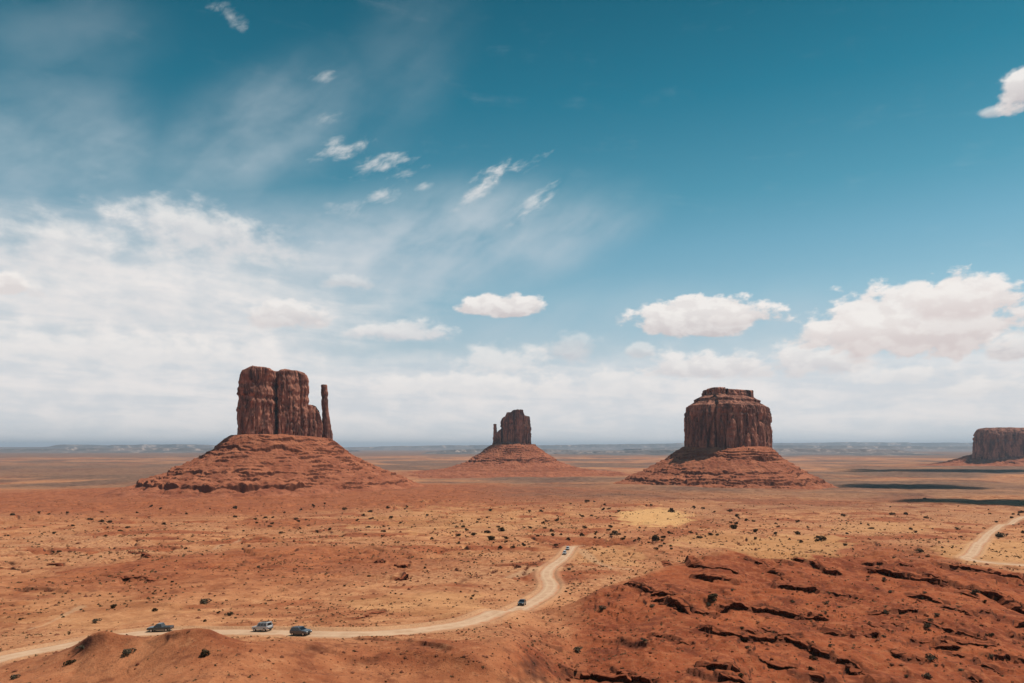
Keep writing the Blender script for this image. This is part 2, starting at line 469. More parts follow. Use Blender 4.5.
# ------------------------------------------------------------------ ground material
def ground_material():
    m, nt, b, out = new_mat('desert_ground')
    pos = nt.new('ShaderNodeNewGeometry').outputs['Position']
    nrm = nt.new('ShaderNodeNewGeometry').outputs['Normal']
    big = nt.noise(pos, 0.006, 5, 0.6); mid = nt.noise(pos, 0.05, 6, 0.65); fine = nt.noise(pos, 0.55, 5, 0.7); grit = nt.noise(pos, 2.2, 3, 0.7)
    col = nt.mix(nt.remap(mid, 0.32, 0.68), (0.315, 0.102, 0.043), (0.57, 0.262, 0.122))
    patch = nt.noise(pos, 0.14, 6, 0.75)
    col = nt.mix(nt.remap(patch, 0.53, 0.64, 0, 0.75), col, (0.215, 0.066, 0.030))
    col = nt.mix(nt.remap(patch, 0.45, 0.36, 0, 0.6), col, (0.62, 0.315, 0.155))
    col = nt.mix(nt.remap(big, 0.38, 0.62), col, nt.mix(nt.remap(fine, .35, .65), (0.30, 0.110, 0.052), (0.58, 0.285, 0.140)))
    redc = nt.mix(nt.remap(mid, 0.3, 0.7), (0.185, 0.042, 0.019), (0.36, 0.094, 0.037))
    redc = nt.mix(nt.remap(fine, 0.45, 0.65), redc, (0.37, 0.115, 0.050))
    redc = nt.mix(nt.remap(patch, 0.50, 0.62, 0, 0.7), redc, (0.13, 0.033, 0.018))
    redc = nt.mix(nt.remap(patch, 0.44, 0.34, 0, 0.55), redc, (0.44, 0.15, 0.065))
    col = nt.mix(nt.attr('red'), col, redc)
    sage_shade_col = nt.mix(nt.remap(mid, 0.35, 0.65), (0.085, 0.055, 0.042), (0.20, 0.115, 0.078))
    col = nt.mix(nt.m('MULTIPLY', nt.attr('sage_and_shade'), nt.remap(fine, 0.2, 0.7, 0.6, 1.0)), col, sage_shade_col)
    col = nt.mix(nt.attr('sand'), col, nt.mix(mid, (0.55, 0.285, 0.115), (0.64, 0.35, 0.155)))
    col = nt.mix(nt.m('MULTIPLY', nt.attr('track'), 0.55), col, (0.55, 0.33, 0.19))
    # grit: small dark stones and dry tufts
    g = nt.remap(grit, 0.57, 0.68, 0, 0.7)
    g = nt.m('MULTIPLY', g, nt.m('SUBTRACT', 1.0, nt.attr('sand')))
    col = nt.mix(g, col, (0.17, 0.075, 0.042))
    # bare rock where the ground is steep
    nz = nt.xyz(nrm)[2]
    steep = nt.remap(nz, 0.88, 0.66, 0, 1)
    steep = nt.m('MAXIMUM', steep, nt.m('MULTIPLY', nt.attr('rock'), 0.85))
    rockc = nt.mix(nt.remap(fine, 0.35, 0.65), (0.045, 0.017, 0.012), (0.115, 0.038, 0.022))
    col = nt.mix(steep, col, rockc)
    nt.set(b.inputs['Base Color'], col)
    b.inputs['Roughness'].default_value = 0.95; b.inputs['Specular IOR Level'].default_value = 0.1
    bump = nt.new('ShaderNodeBump'); bump.inputs['Strength'].default_value = 0.6; bump.inputs['Distance'].default_value = 0.5
    nt.set(bump.inputs['Height'], nt.m('ADD', fine, nt.m('MULTIPLY', grit, 0.35)))
    nt.l.new(bump.outputs[0], b.inputs['Normal'])
    return m
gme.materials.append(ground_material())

# ------------------------------------------------------------------ broken rock shelves along the ledges
def ledge_material():
    m, nt, b, out = new_mat('ledge_rock')
    pos = nt.new('ShaderNodeNewGeometry').outputs['Position']; nrm = nt.new('ShaderNodeNewGeometry').outputs['Normal']
    n = nt.noise(pos, 0.9, 5, 0.7); n2 = nt.noise(pos, 0.12, 4, 0.6)
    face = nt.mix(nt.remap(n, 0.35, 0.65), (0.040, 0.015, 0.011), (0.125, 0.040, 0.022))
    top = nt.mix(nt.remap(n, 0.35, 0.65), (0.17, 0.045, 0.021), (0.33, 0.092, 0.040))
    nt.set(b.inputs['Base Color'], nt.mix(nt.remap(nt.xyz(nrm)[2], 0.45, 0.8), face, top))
    b.inputs['Roughness'].default_value = 0.95; b.inputs['Specular IOR Level'].default_value = 0.1
    bump = nt.new('ShaderNodeBump'); bump.inputs['Strength'].default_value = 0.8; bump.inputs['Distance'].default_value = 0.4
    nt.set(bump.inputs['Height'], n); nt.l.new(bump.outputs[0], b.inputs['Normal'])
    return m
LEDGEM = ledge_material()
def shelf(P, h, n):
    seg = np.hypot(*np.diff(P, axis=0).T); cum = np.concatenate([[0], np.cumsum(seg)]); L = cum[-1]
    far = max(1.0, P[:, 1].mean() / 260)
    st = np.arange(0, L, 0.34 * far); C = np.stack([np.interp(st, cum, P[:, 0]), np.interp(st, cum, P[:, 1])], 1)
    C[:, 1] -= ledge_wob(C[:, 0], C[:, 1], n)
    T = np.gradient(C, axis=0)
    for _ in range(6): T[1:-1] = .25 * T[:-2] + .5 * T[1:-1] + .25 * T[2:]
    T /= np.linalg.norm(T, axis=1)[:, None] + 1e-9; N = np.stack([-T[:, 1], T[:, 0]], 1)
    N[N[:, 1] < 0] *= -1
    rng = np.random.default_rng(700 + n); m = len(st)
    cell = np.zeros(m, int); i = 0; c = 0
    while i < m:
        w = int(rng.integers(2, 9)); cell[i:i+w] = c; i += w; c += 1
    jo = rng.uniform(-.35, .85, c)[cell] * far; jz = (rng.uniform(0, 1, c) ** 1.5 * .42)[cell] * h * .6; gap = (rng.uniform(size=c) < .17)[cell]
    th = (rng.uniform(.30, .62, c))[cell]
    e = np.clip(np.minimum(st, L - st) / (2.5 * far), 0, 1)
    zu = ground(C[:, 0] + N[:, 0] * 1.7 * far, C[:, 1] + N[:, 1] * 1.7 * far); zl = ground(C[:, 0] - N[:, 0] * 1.9 * far, C[:, 1] - N[:, 1] * 1.9 * far)
    k = np.exp(-(np.arange(-4, 5) / 2.5) ** 2); k /= k.sum()
    sm = lambda a: np.convolve(np.pad(a, 4, mode='edge'), k, 'valid')
    zu = sm(zu); zl = sm(zl); zu = np.maximum(zu, zl + 0.28 * h * e)
    hh = np.maximum(zu - zl, .15); top = zu + .06 - jz - np.where(gap, .65 * hh, 0) - (1 - e) * (hh * .8 + .25)
    fr = .42 * far + jo - np.where(gap, .8 * far, 0); jit = rng.normal(0, .05, (5, m)) * far
    rows = [(-3.0 * far + jit[0], ground(C[:, 0] + N[:, 0] * 3 * far, C[:, 1] + N[:, 1] * 3 * far) - .25), (-1.5 * far + jit[0], np.minimum(top, zu + .03) - .02), (fr - .12 * far, top), (fr + jit[1], top - .10), (fr - .06 + jit[2], top - th * hh),
            (fr - .75 * far + jit[3], top - th * hh - .08), (fr - .65 * far + jit[4], zl - .9)]
    V_ = np.concatenate([np.stack([C[:, 0] - N[:, 0] * o, C[:, 1] - N[:, 1] * o, z], 1) for o, z in rows])
    i = np.arange(len(rows) * m).reshape(len(rows), m)
    q = np.stack([i[:-1, :-1], i[1:, :-1], i[1:, 1:], i[:-1, 1:]], -1).reshape(-1, 4)
    return V_, q
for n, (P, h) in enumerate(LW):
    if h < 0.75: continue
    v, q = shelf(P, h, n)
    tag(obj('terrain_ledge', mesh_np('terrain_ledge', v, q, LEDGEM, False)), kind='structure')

# ------------------------------------------------------------------ roads
def road_material():
    m, nt, b, out = new_mat('packed_dirt')
    pos = nt.new('ShaderNodeNewGeometry').outputs['Position']
    n = nt.noise(pos, 0.25, 5, 0.65)
    u = nt.attr('across')
    rut = nt.m('ABSOLUTE', nt.m('SUBTRACT', nt.m('ABSOLUTE', u), 0.42))
    col = nt.mix(nt.remap(n, 0.3, 0.7), (0.44, 0.255, 0.155), (0.58, 0.370, 0.240))
    col = nt.mix(nt.remap(rut, 0.0, 0.22, 0.45, 0), col, (0.60, 0.42, 0.27))
    edge = nt.remap(nt.m('ADD', nt.m('ABSOLUTE', u), nt.m('MULTIPLY', nt.m('SUBTRACT', n, 0.5), 1.6)), 0.62, 1.02)
    col = nt.mix(edge, col, (0.46, 0.205, 0.105))
    nt.set(b.inputs['Base Color'], col)
    b.inputs['Roughness'].default_value = 0.95; b.inputs['Specular IOR Level'].default_value = 0.1
    return m
ROADM = road_material()
def road_mesh(name, C, cz, hw):
    T = np.gradient(C, axis=0); T /= np.linalg.norm(T, axis=1)[:, None]; N = np.stack([T[:, 1], -T[:, 0]], 1)
    us = np.linspace(-1, 1, 9)
    n = len(C); v = []; ua = []
    for u in us:
        wob = hw * (1 + 0.12 * perlin2(C[:, 0] / 9 + 3 * np.sign(u), C[:, 1] / 9, 5)) if abs(u) == 1 else hw
        p = C + N * (u * wob)[:, None] if abs(u) == 1 else C + N * u * hw
        v.append(np.stack([p[:, 0], p[:, 1], cz - 0.12 * (u ** 4)], 1)); ua.append(np.full(n, u))
    v = np.concatenate(v); ua = np.concatenate(ua)
    i = np.arange(len(us) * n).reshape(len(us), n)
    q = np.stack([i[:-1, :-1], i[:-1, 1:], i[1:, 1:], i[1:, :-1]], -1).reshape(-1, 4)
    me = mesh_np(name, v, q, ROADM)
    a = me.attributes.new('across', 'FLOAT', 'POINT'); a.data.foreach_set('value', ua.astype(np.float32))
    return me
for C, cz, hw in ROADS:
    tag(obj('road', road_mesh('road', C, cz, hw)), kind='structure')

# ------------------------------------------------------------------ rock materials
def rock_material(name, lo, hi, streak, talus=False, zrange=(0, 100)):
    m, nt, b, out = new_mat(name)
    pos = nt.new('ShaderNodeNewGeometry').outputs['Position']
    if not talus:
        n1 = nt.noise(nt.vm('MULTIPLY', pos, (1, 1, 0.35)), 0.035, 6, 0.7); n2 = nt.noise(nt.vm('MULTIPLY', pos, (1, 1, 0.16)), 0.10, 6, 0.75)
        hz = nt.vm('MULTIPLY', pos, (0.03, 0.03, 1)); n3 = nt.noise(hz, 0.12, 4, 0.7)
        n4 = nt.noise(nt.vm('MULTIPLY', pos, (1, 1, .6)), 0.07, 6, 0.72)
        col = nt.mix(nt.remap(n1, 0.36, 0.62), lo, hi)
        col = nt.mix(nt.remap(n2, 0.48, 0.60, 0, 0.8), col, streak)
        col = nt.mix(nt.remap(n3, 0.55, 0.70, 0, 0.35), col, tuple(c * 0.6 for c in lo))
        col = nt.mix(nt.remap(n4, 0.56, 0.68, 0, 0.7), col, tuple(min(1, c * 1.35) for c in hi))
        h = nt.m('ADD', n2, n4)
    else:
        n1 = nt.noise(pos, 0.03, 5, 0.65); n2 = nt.noise(pos, 0.16, 5, 0.75)
        hz = nt.vm('MULTIPLY', pos, (0.012, 0.012, 1)); n3 = nt.noise(hz, 0.16, 4, 0.7)
        col = nt.mix(nt.remap(n1, 0.33, 0.66), lo, hi)
        col = nt.mix(nt.remap(n3, 0.45, 0.65, 0, 0.6), col, tuple(c * 0.75 for c in lo))
        col = nt.mix(nt.remap(n2, 0.54, 0.64, 0, 0.8), col, streak)
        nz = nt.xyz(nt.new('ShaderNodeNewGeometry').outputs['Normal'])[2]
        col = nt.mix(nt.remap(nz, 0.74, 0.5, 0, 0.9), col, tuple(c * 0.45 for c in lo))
        h = n2
    nt.set(b.inputs['Base Color'], col)
    b.inputs['Roughness'].default_value = 0.95; b.inputs['Specular IOR Level'].default_value = 0.1
    bump = nt.new('ShaderNodeBump'); bump.inputs['Strength'].default_value = 0.7; bump.inputs['Distance'].default_value = 2.0
    nt.set(bump.inputs['Height'], h); nt.l.new(bump.outputs[0], b.inputs['Normal'])
    return m
ROCK = rock_material('sandstone_wall', (0.13, 0.050, 0.036), (0.42, 0.175, 0.115), (0.038, 0.021, 0.019))
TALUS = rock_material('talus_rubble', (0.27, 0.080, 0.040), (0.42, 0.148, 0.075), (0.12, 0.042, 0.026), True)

# ------------------------------------------------------------------ butte builders
def X_of(px, Y): return Y * (px - CX) / F
def Z_of(py, Y): return Y * (HY - py) / F

def resample_closed(P, n, smooth=8):
    P = np.asarray(P, float)
    Q = np.concatenate([P, P[:1]]); d = np.concatenate([[0], np.cumsum(np.hypot(*np.diff(Q, axis=0).T))])
    s = np.linspace(0, d[-1], n, endpoint=False)
    C = np.stack([np.interp(s, d, Q[:, 0]), np.interp(s, d, Q[:, 1])], 1)
    for _ in range(smooth):
        C = 0.25 * np.roll(C, 1, 0) + 0.5 * C + 0.25 * np.roll(C, -1, 0)
    return C

def tower(outline, zb, ztop, inset=((0, 0), (1, 3)), flute=(7, 3.2, 1.4), lam=(34, 13, 5), seed=0, n=520, nz=80, smooth=8, rough=1.0, crackd=1.0):
    """fluted rock wall: closed plan outline, walls to ztop(x, y), broken top"""
    C = resample_closed(outline, n, smooth)
    area = 0.5 * np.sum(C[:, 0] * np.roll(C[:, 1], -1) - np.roll(C[:, 0], -1) * C[:, 1])
    if area < 0: C = C[::-1].copy()
    T = np.roll(C, -1, 0) - np.roll(C, 1, 0); T /= np.linalg.norm(T, axis=1)[:, None]
    N = np.stack([T[:, 1], -T[:, 0]], 1)
    cen = C.mean(0)
    zt0 = ztop(C[:, 0], C[:, 1])
    ts = np.linspace(0, 1, nz)
    it = np.array([a for a, _ in inset]); iv = np.array([b for _, b in inset])
    rows = []
    for t in ts:
        z = zb + (zt0 - zb) * t
        ins = np.interp(t, it, iv)
        d = np.zeros(n)
        for A, L, k in zip(flute, lam, range(3)):
            nn = value3(C[:, 0] / L, C[:, 1] / L, z / (L * 6), seed + k)
            d += A * (0.25 * nn + 0.42 * np.round(nn * 2.2 + .25 * value3(C[:, 0] / L, C[:, 1] / L, z / L, seed + 60 + k)) / 2.2 if k < 2 else 0.6 * nn)
            nn2 = value3(C[:, 0] / L + 31, C[:, 1] / L, z / (L * 9), seed + 20 + k)
            d -= crackd * A * 1.1 * np.exp(-(nn2 / 0.09) ** 2)
        d += rough * 1.1 * value3(C[:, 0] / 6, C[:, 1] / 6, z / 5, seed + 9)
        band = value3(np.zeros(n) + 3.3, C[:, 0] / 60, z / 9, seed + 12); d += 1.2 * rough * np.sign(band) * np.minimum(np.abs(band) * 3, 1) * (t > 0.55)
        p = C + N * (d - ins)[:, None]
        rows.append(np.stack([p[:, 0], p[:, 1], z], 1))
    last = rows[-1]; lc = last[:, :2].mean(0)
    for k, sc in enumerate((0.97, 0.92, 0.84, 0.74, 0.62, 0.48, 0.34, 0.2, 0.08)):
        p = lc + (last[:, :2] - lc) * sc
        z = ztop(p[:, 0], p[:, 1]) + 1.6 * rough * value3(p[:, 0] / 12, p[:, 1] / 12, np.zeros(n), seed + 40)
        rows.append(np.stack([p[:, 0], p[:, 1], z], 1))
    m = len(rows); Vv = np.concatenate(rows)
    i = np.arange(m * n).reshape(m, n); j = np.roll(i, -1, 1)
    q = np.stack([i[:-1], j[:-1], j[1:], i[1:]], -1).reshape(-1, 4)
    c = len(Vv); Vv = np.concatenate([Vv, [[lc[0], lc[1], float(ztop(np.array([lc[0]]), np.array([lc[1]]))[0])]]])
    tr = np.stack([i[-1], j[-1], np.full(n, c)], 1)
    return Vv, q, tr

def join(parts):
    off = 0; Vs = []; Qs = []; Ts = []
    for v, q, t in parts:
        Vs.append(v); Qs.append(q + off); Ts.append(t + off); off += len(v)
    return np.concatenate(Vs), np.concatenate(Qs), np.concatenate(Ts)

def talus(cx, cy, prof, cliffs, scale_ang, seed, nth=760, nr=320, stepn=8.0, rough=1.0, gully=1.0, tilt=0.0):
    """rubble slope: profile (radius, height) round a centre, radius scaled by direction;
    cliffs: (radius, height, [(degrees, strength) ...]) bands of bare rock that come and go round the slope"""
    th = np.linspace(0, 2 * math.pi, nth, endpoint=False)
    r0 = np.array([p[0] for p in prof], float); z0 = np.array([p[1] for p in prof], float)
    fine = np.ones(2000); rq = np.linspace(0, r0[-1], 2000)
    for rc, h, _ in cliffs: fine += 5 * np.exp(-((rq - rc) / (stepn * 1.4)) ** 2)
    cw = np.cumsum(fine); cw = (cw - cw[0]) / (cw[-1] - cw[0])
    rs = np.interp(np.linspace(0, 1, nr), cw, rq); zs = _pchip(r0, z0, rs)
    Tg, Rg = np.meshgrid(th, rs); Zg = np.repeat(zs[:, None], nth, 1)
    sc = scale_ang(Tg); ux, uy = np.cos(Tg), np.sin(Tg)
    x = cx + Rg * ux * sc; y = cy + Rg * uy * sc; rim = np.clip(Rg / rs[-1], 0, 1)
    z = Zg - tilt * np.clip((x - cx) / 110, 0, 1) * ss(260, 110, Rg) + (1.7 * fbm2(x / 26, y / 26, 4, seed + 3) + 1.2 * fbm2(x / 7, y / 7, 3, seed + 5)) * rough
    stp = 8.5; zt_ = z + 4.5 * fbm2(x / 75, y / 75, 3, seed + 60); qf = zt_ / stp; fr = qf - np.floor(qf)
    tz = (np.floor(qf) + ss(.36, .64, fr)) * stp - (zt_ - z)
    z = z + (tz - z) * np.clip(.22 + 1.0 * fbm2(x / 60 + 9, y / 60, 3, seed + 61), 0, .85)
    for n, (rc, h, st) in enumerate(cliffs):
        A = np.array([a for a, _ in st], float); B = np.array([b for _, b in st], float)
        sg = np.interp(np.degrees(Tg) % 360, A, B, period=360)
        px_, py_ = x + 91 * n, y
        hv = h * sg * np.clip(0.75 + 0.9 * fbm2(px_ / 38, py_ / 38, 3, seed + 20 + n), 0.0, 1.5)
        d = rc + stepn * fbm2(px_ / 60, py_ / 60, 3, seed + 30 + n) + 0.35 * stepn * fbm2(px_ / 13, py_ / 13, 3, seed + 40 + n) - Rg
        k = ss(-1.6, 1.6, d)
        z += hv * (0.5 * k * np.exp(-np.maximum(d, 0) / 22) - 0.5 * (1 - k) * np.exp(-np.maximum(-d, 0) / 16))
    g = np.abs(fbm2(x / 70, y / 70, 3, seed + 11)); z -= gully * 2.5 * np.exp(-(g / 0.10) ** 2) * ss(0.25, 0.5, rim)
    Vv = np.stack([x.ravel(), y.ravel(), z.ravel()], 1)
    i = np.arange(nr * nth).reshape(nr, nth); j = np.roll(i, -1, 1)
    q = np.stack([i[:-1], i[1:], j[1:], j[:-1]], -1).reshape(-1, 4)
    return Vv, q

def interp_px(pairs, Y):
    P = np.array(pairs, float)
    def f(x, y):
        px = CX + F * x / y
        return (HY - np.interp(px, P[:, 0], P[:, 1])) * y / F
    return f

def plan(pts): return [(X_of(p, Y), Y) for p, Y in pts]

# --- mitten with the tall thumb, left
WX, WY = X_of(285, 1660), 1660
bw = empty('butte', (WX, WY, -80))
tag(bw, 'huge split red sandstone butte with a tall thin spire at its right side', 'butte')
inv = lambda v: v - np.array([WX, WY, -80])
tA = tower(plan([(237.5,1606),(240.5,1584),(255,1590),(268,1622),(275.6,1648),(275.6,1690),(282,1712),(282,1745),(250,1730),(238,1660)]), -5, interp_px([(236,386),(238.6,378),(242,371),(252,366.4),(263,367.6),(270,369.0),(274,371.2),(280,371.8)], 1600),
           ((0,-2),(0.06,0),(0.5,0),(0.88,0.4),(0.98,1.0),(1,2.0)), (3.4,3.0,2.0), (38,14,6), 3, smooth=2, rough=1.5, crackd=1.3)
tB = tower(plan([(270,1735),(273,1705),(278.6,1688),(278.7,1644),(290,1658),(301,1684),(308.3,1708),(306.5,1775),(285,1780)]), -8, interp_px([(272,373),(278,371.4),(284,369.6),(296,371.0),(303,373.2),(306.8,375.2),(309,379)], 1680),
           ((0,-2),(0.06,0),(0.55,0),(0.9,0.8),(0.98,1.4),(1,2.4)), (3.4,2.8,2.0), (34,13,6), 13, smooth=2, rough=1.5, crackd=1.3)
tC = tower(plan([(303,1702),(311,1705),(318,1722),(322.5,1740),(321,1775),(305,1770),(300,1735)]), -12, interp_px([(300,402),(309,405),(313,405.5),(316,407),(318,410.5),(322,413.5)], 1730),
           ((0,-3),(0.1,0),(0.6,3),(0.85,5),(1,8)), (4.5,2.5,1.2), (20,9,4), 23, n=360, nz=50, smooth=5)
tD = tower(plan([(316,1722),(322,1722),(327,1738),(326,1765),(318,1770),(314,1745)]), -14, interp_px([(314,409),(319,412.5),(321,419),(323,424),(327,433)], 1735),
           ((0,-3),(0.1,0),(0.6,1),(1,3)), (2.5,2.0,1.2), (14,7,4), 27, n=260, nz=40, smooth=3)
v, q, t = join([tA, tB, tC, tD])
obj('rock_tower', mesh_np('rock_tower', inv(v), q, ROCK, True, t), bw)
def spire(px, Y, wtop, wbase, ptop, pbase, lean, seed):
    k = Y / F; cx = X_of(px, Y)
    ol = [(cx + wtop * k * 0.5 * math.cos(a), Y + wtop * k * 0.62 * math.sin(a)) for a in np.linspace(0, 2*math.pi, 16, endpoint=False)]
    zt = Z_of(ptop, Y)
    v, q, t = tower(ol, Z_of(pbase, Y), lambda x, y: np.full_like(x, zt) - 0.06 * np.abs(x - cx), ((0, 0), (1, 0)), (0.9, 0.8, 0.6), (9, 5, 3), seed, n=120, nz=60, smooth=2, rough=0.7, crackd=0.6)
    s = np.clip((zt - v[:, 2]) / (zt - Z_of(pbase, Y)), 0, 1)
    f = (1 + (wbase / wtop - 1) * np.clip((s - 0.45) / 0.55, 0, 1) ** 1.3 - 0.07 * np.exp(-((s - 0.16) / 0.07) ** 2)) * (.72 + .28 * np.clip(s / .05, 0, 1) ** .6)
    v[:, 0] = cx + (v[:, 0] - cx) * f + lean * k * s ** 1.2; v[:, 1] = Y + (v[:, 1] - Y) * f
    return v, q, t
v, q, t = spire(324.2, 1742, 7.0, 13.0, 384.6, 446, 3.4, 33)
obj('spire', mesh_np('spire', inv(v), q, ROCK, True, t), bw)
def wsc(T): return 0.945 - 0.055 * np.cos(T) + 0.015 * np.sin(3 * T + 1)
ALL = [(0, 1), (180, 1)]
LEFT = [(150, .9), (180, 1.0), (240, 1.1), (283, 1.0), (300, .35), (330, .25), (0, .2), (60, .3)]
v, q = talus(WX, WY, [(0,27),(60,27),(112,24),(152,-4),(196,-30),(240,-51),(302,-75),(345,-90),(400,-101),(470,-118)],
             [(128, 5, [(0, .2), (90, .2), (200, .2), (262, .5), (280, 1), (310, .9), (340, .3)]), (151, 7, [(0, .5), (180, .9), (225, 1.1), (280, 1.0), (310, .5), (340, .8)]),
              (196, 3, [(0, 1), (90, .3), (220, .1), (270, .4), (300, .6), (330, .9)]), (239, 8, LEFT), (302, 15, [(150, .9), (185, .8), (240, 1.1), (288, 1.0), (303, .3), (330, .35), (0, .45), (60, .3)]), (270, 3, [(0, .8), (200, .5), (280, .9)]), (215, 2.5, [(0, 1), (230, .3), (290, .8)]), (172, 2.5, [(0, .6), (270, .9)])], wsc, 301, nr=420, stepn=9, rough=.9, tilt=9)
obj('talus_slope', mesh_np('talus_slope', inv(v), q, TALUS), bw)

# --- mitten in the middle
EX, EY = X_of(513, 3200), 3200
be = empty('butte', (EX, EY, -100))
tag(be, 'small distant dark butte with a stub thumb at its left, middle of the three', 'butte')
inv = lambda v: v - np.array([EX, EY, -100])
v1 = tower(plan([(498.8,3205),(508,3165),(524,3138),(528,3150),(531.8,3205),(529,3270),(505,3265)]), -8,
           interp_px([(498,426),(500,422),(502,418),(506,416.2),(506.6,412.8),(511,412.4),(513,410.4),(517,409.8),(522.6,409.8),(523.8,415.6),(529.5,416.8),(531,421)], 3200),
           ((0,-3),(0.08,0),(0.7,1),(1,4)), (7,4,2), (40,17,8), 43, smooth=4, rough=1.5)
v2 = tower(plan([(492.6,3200),(496,3186),(501,3180),(503,3215),(498,3235),(493,3225)]), -8, interp_px([(492,436),(494,432),(497,432.5),(499,431),(503,428)], 3200),
           ((0,-3),(0.2,0),(1,3)), (3,2,1), (20,10,5), 47, n=200, nz=40, smooth=3)
v1 = join([v1, v2])
obj('rock_tower', mesh_np('rock_tower', inv(v1[0]), v1[1], ROCK, True, v1[2]), be)
v, q, t = spire(495.0, 3205, 3.4, 10.0, 424, 450, 0.9, 53)
obj('spire', mesh_np('spire', inv(v), q, ROCK, True, t), be)
v, q = talus(EX, EY, [(0,13),(70,13),(88,8),(120,-17),(160,-44),(178,-57),(240,-82),(300,-97),(420,-109),(560,-120)],
             [(178, 9, [(0, .8), (180, 1.2), (250, .6), (300, 1)]), (121, 5, [(0, 1), (180, 1), (270, .3)])], lambda T: 1.0 + 0.06 * np.cos(2*T), 321, nth=560, nr=240, stepn=13, rough=1.6)
obj('talus_slope', mesh_np('talus_slope', inv(v), q, TALUS), be)

# --- broad butte, right
MX, MY = X_of(728, 2000), 2000
bm = empty('butte', (MX, MY, -95))
tag(bm, 'broad flat topped red butte with a stepped cap, right of the middle', 'butte')
inv = lambda v: v - np.array([MX, MY, -95])
def mz(x, y): return np.full_like(x, Z_of(388.8, 2000)) + 0.8 * np.sin(x / 17) - 0.012 * np.abs(x - MX)
ins = [(-14,-3),(-4,0),(55,0),(102,1),(112,3),(114,9),(121,21),(123.5,27),(130,26),(135,38),(141,56),(143,55),(154,55),(157.5,60)]
zt = Z_of(388.8, 2000); zb_ = -14.0
v1 = tower([(MX-116,MY-4),(MX-110,MY-44),(MX-88,MY-80),(MX-54,MY-103),(MX-18,MY-104),(MX+26,MY-78),(MX+70,MY-38),(MX+108,MY+8),(MX+130,MY+48),(MX+138,MY+86),(MX+112,MY+122),(MX+50,MY+140),(MX-40,MY+120),(MX-100,MY+66)],
           zb_, mz, [((a - zb_) / (zt - zb_), b) for a, b in ins], (9.5,7.0,3.2), (34,15,7), 63, n=900, nz=120, smooth=12, rough=1.4, crackd=1.2)
obj('rock_tower', mesh_np('rock_tower', inv(v1[0]), v1[1], ROCK, True, v1[2]), bm)
v, q = talus(MX, MY, [(0,2),(95,0),(120,-7),(143,-26),(175,-46),(206,-65),(232,-77),(251,-87),(280,-101),(310,-114),(350,-122)],
             [(143, 7, [(0, .7), (180, .5), (250, .7), (290, 1.1), (330, .5)]), (206, 6, [(0, .6), (180, .5), (260, .9), (320, .3)]), (251, 8, [(0, .8), (180, 1), (270, .6), (300, .9)])], lambda T: 1.0 - 0.075 * np.cos(T) + 0.02 * np.cos(2*T), 341, stepn=10, rough=1.1)
obj('talus_slope', mesh_np('talus_slope', inv(v), q, TALUS), bm)

# --- shaded mesa at the right edge
SX, SY = X_of(1060, 4500), 4500
bs = empty('mesa', (SX, SY, -105))
tag(bs, 'dark shaded flat mesa cut off by the right edge of the picture', 'mesa')
inv = lambda v: v - np.array([SX, SY, -105])
v1 = tower(plan([(971.5,4560),(976,4500),(990,4440),(1030,4400),(1150,4300),(1190,4450),(1150,4900),(1040,4950),(985,4800)]), -75, lambda x, y: np.full_like(x, 114) + 3 * np.sin(x / 90),
           ((0,-4),(0.1,0),(0.55,2),(0.85,8),(0.93,18),(1,44)), (16,8,4), (90,36,15), 73, smooth=4, rough=2.2, nz=70, n=700)
obj('rock_tower', mesh_np('rock_tower', inv(v1[0]), v1[1], ROCK, True, v1[2]), bs)
def msc(T): return 1.0 / np.sqrt((np.cos(T) / 1.72) ** 2 + (np.sin(T) / 0.90) ** 2)
v, q = talus(SX + 120, SY + 110, [(0,-40),(300,-44),(350,-61),(404,-88),(470,-108),(560,-124)], [(351, 10, ALL), (404, 8, ALL)], msc, 361, nth=700, nr=160, stepn=22, gully=3, rough=2)
obj('talus_slope', mesh_np('talus_slope', inv(v), q, TALUS), bs)

# ------------------------------------------------------------------ far mesas on the horizon
def far_hill(pxs, Y, pytop, seed, depth=2500, bench=0.5, nx_=260):
    px = np.linspace(pxs[0], pxs[1], nx_)
    top = np.interp(px, [a for a, _ in pytop], [b for _, b in pytop])
    step = perlin2(px / 24, px * 0, seed)
    top = top + 0.55 * np.round(step * 3) / 3 + 0.25 * perlin2(px / 5, px * 0, seed + 1)
    zt = (HY - top) * Y / F; zb = np.full_like(zt, -130.0); zt = np.maximum(zt, -118)
    wob = 500 * perlin2(px / 14, px * 0, seed + 2) + 160 * perlin2(px / 4, px * 0, seed + 3)
    X = (px - CX) / F
    rows = []
    for f, dy in ((0, -1.9), (0.22, -1.0), (0.45, -0.45), (0.5, -0.22), (0.93, -0.08), (1.0, 0.0), (1.0, 1.2), (0.9, 2.5), (0, 3.2)):
        yy = Y + dy * depth * 0.5 + wob
        rows.append(np.stack([X * Y, yy, zb + (zt - zb) * f], 1))
    Vv = np.concatenate(rows); i = np.arange(len(rows) * nx_).reshape(len(rows), nx_)
    return Vv, np.stack([i[:-1, :-1], i[:-1, 1:], i[1:, 1:], i[1:, :-1]], -1).reshape(-1, 4)
HILLM = rock_material('far_mesa_rock', (0.07, 0.065, 0.065), (0.17, 0.13, 0.12), (0.52, 0.38, 0.32), True)
nt_ = NT(HILLM.node_tree)
for n in HILLM.node_tree.nodes:
    if n.type == 'TEX_NOISE': n.inputs['Scale'].default_value *= 0.02
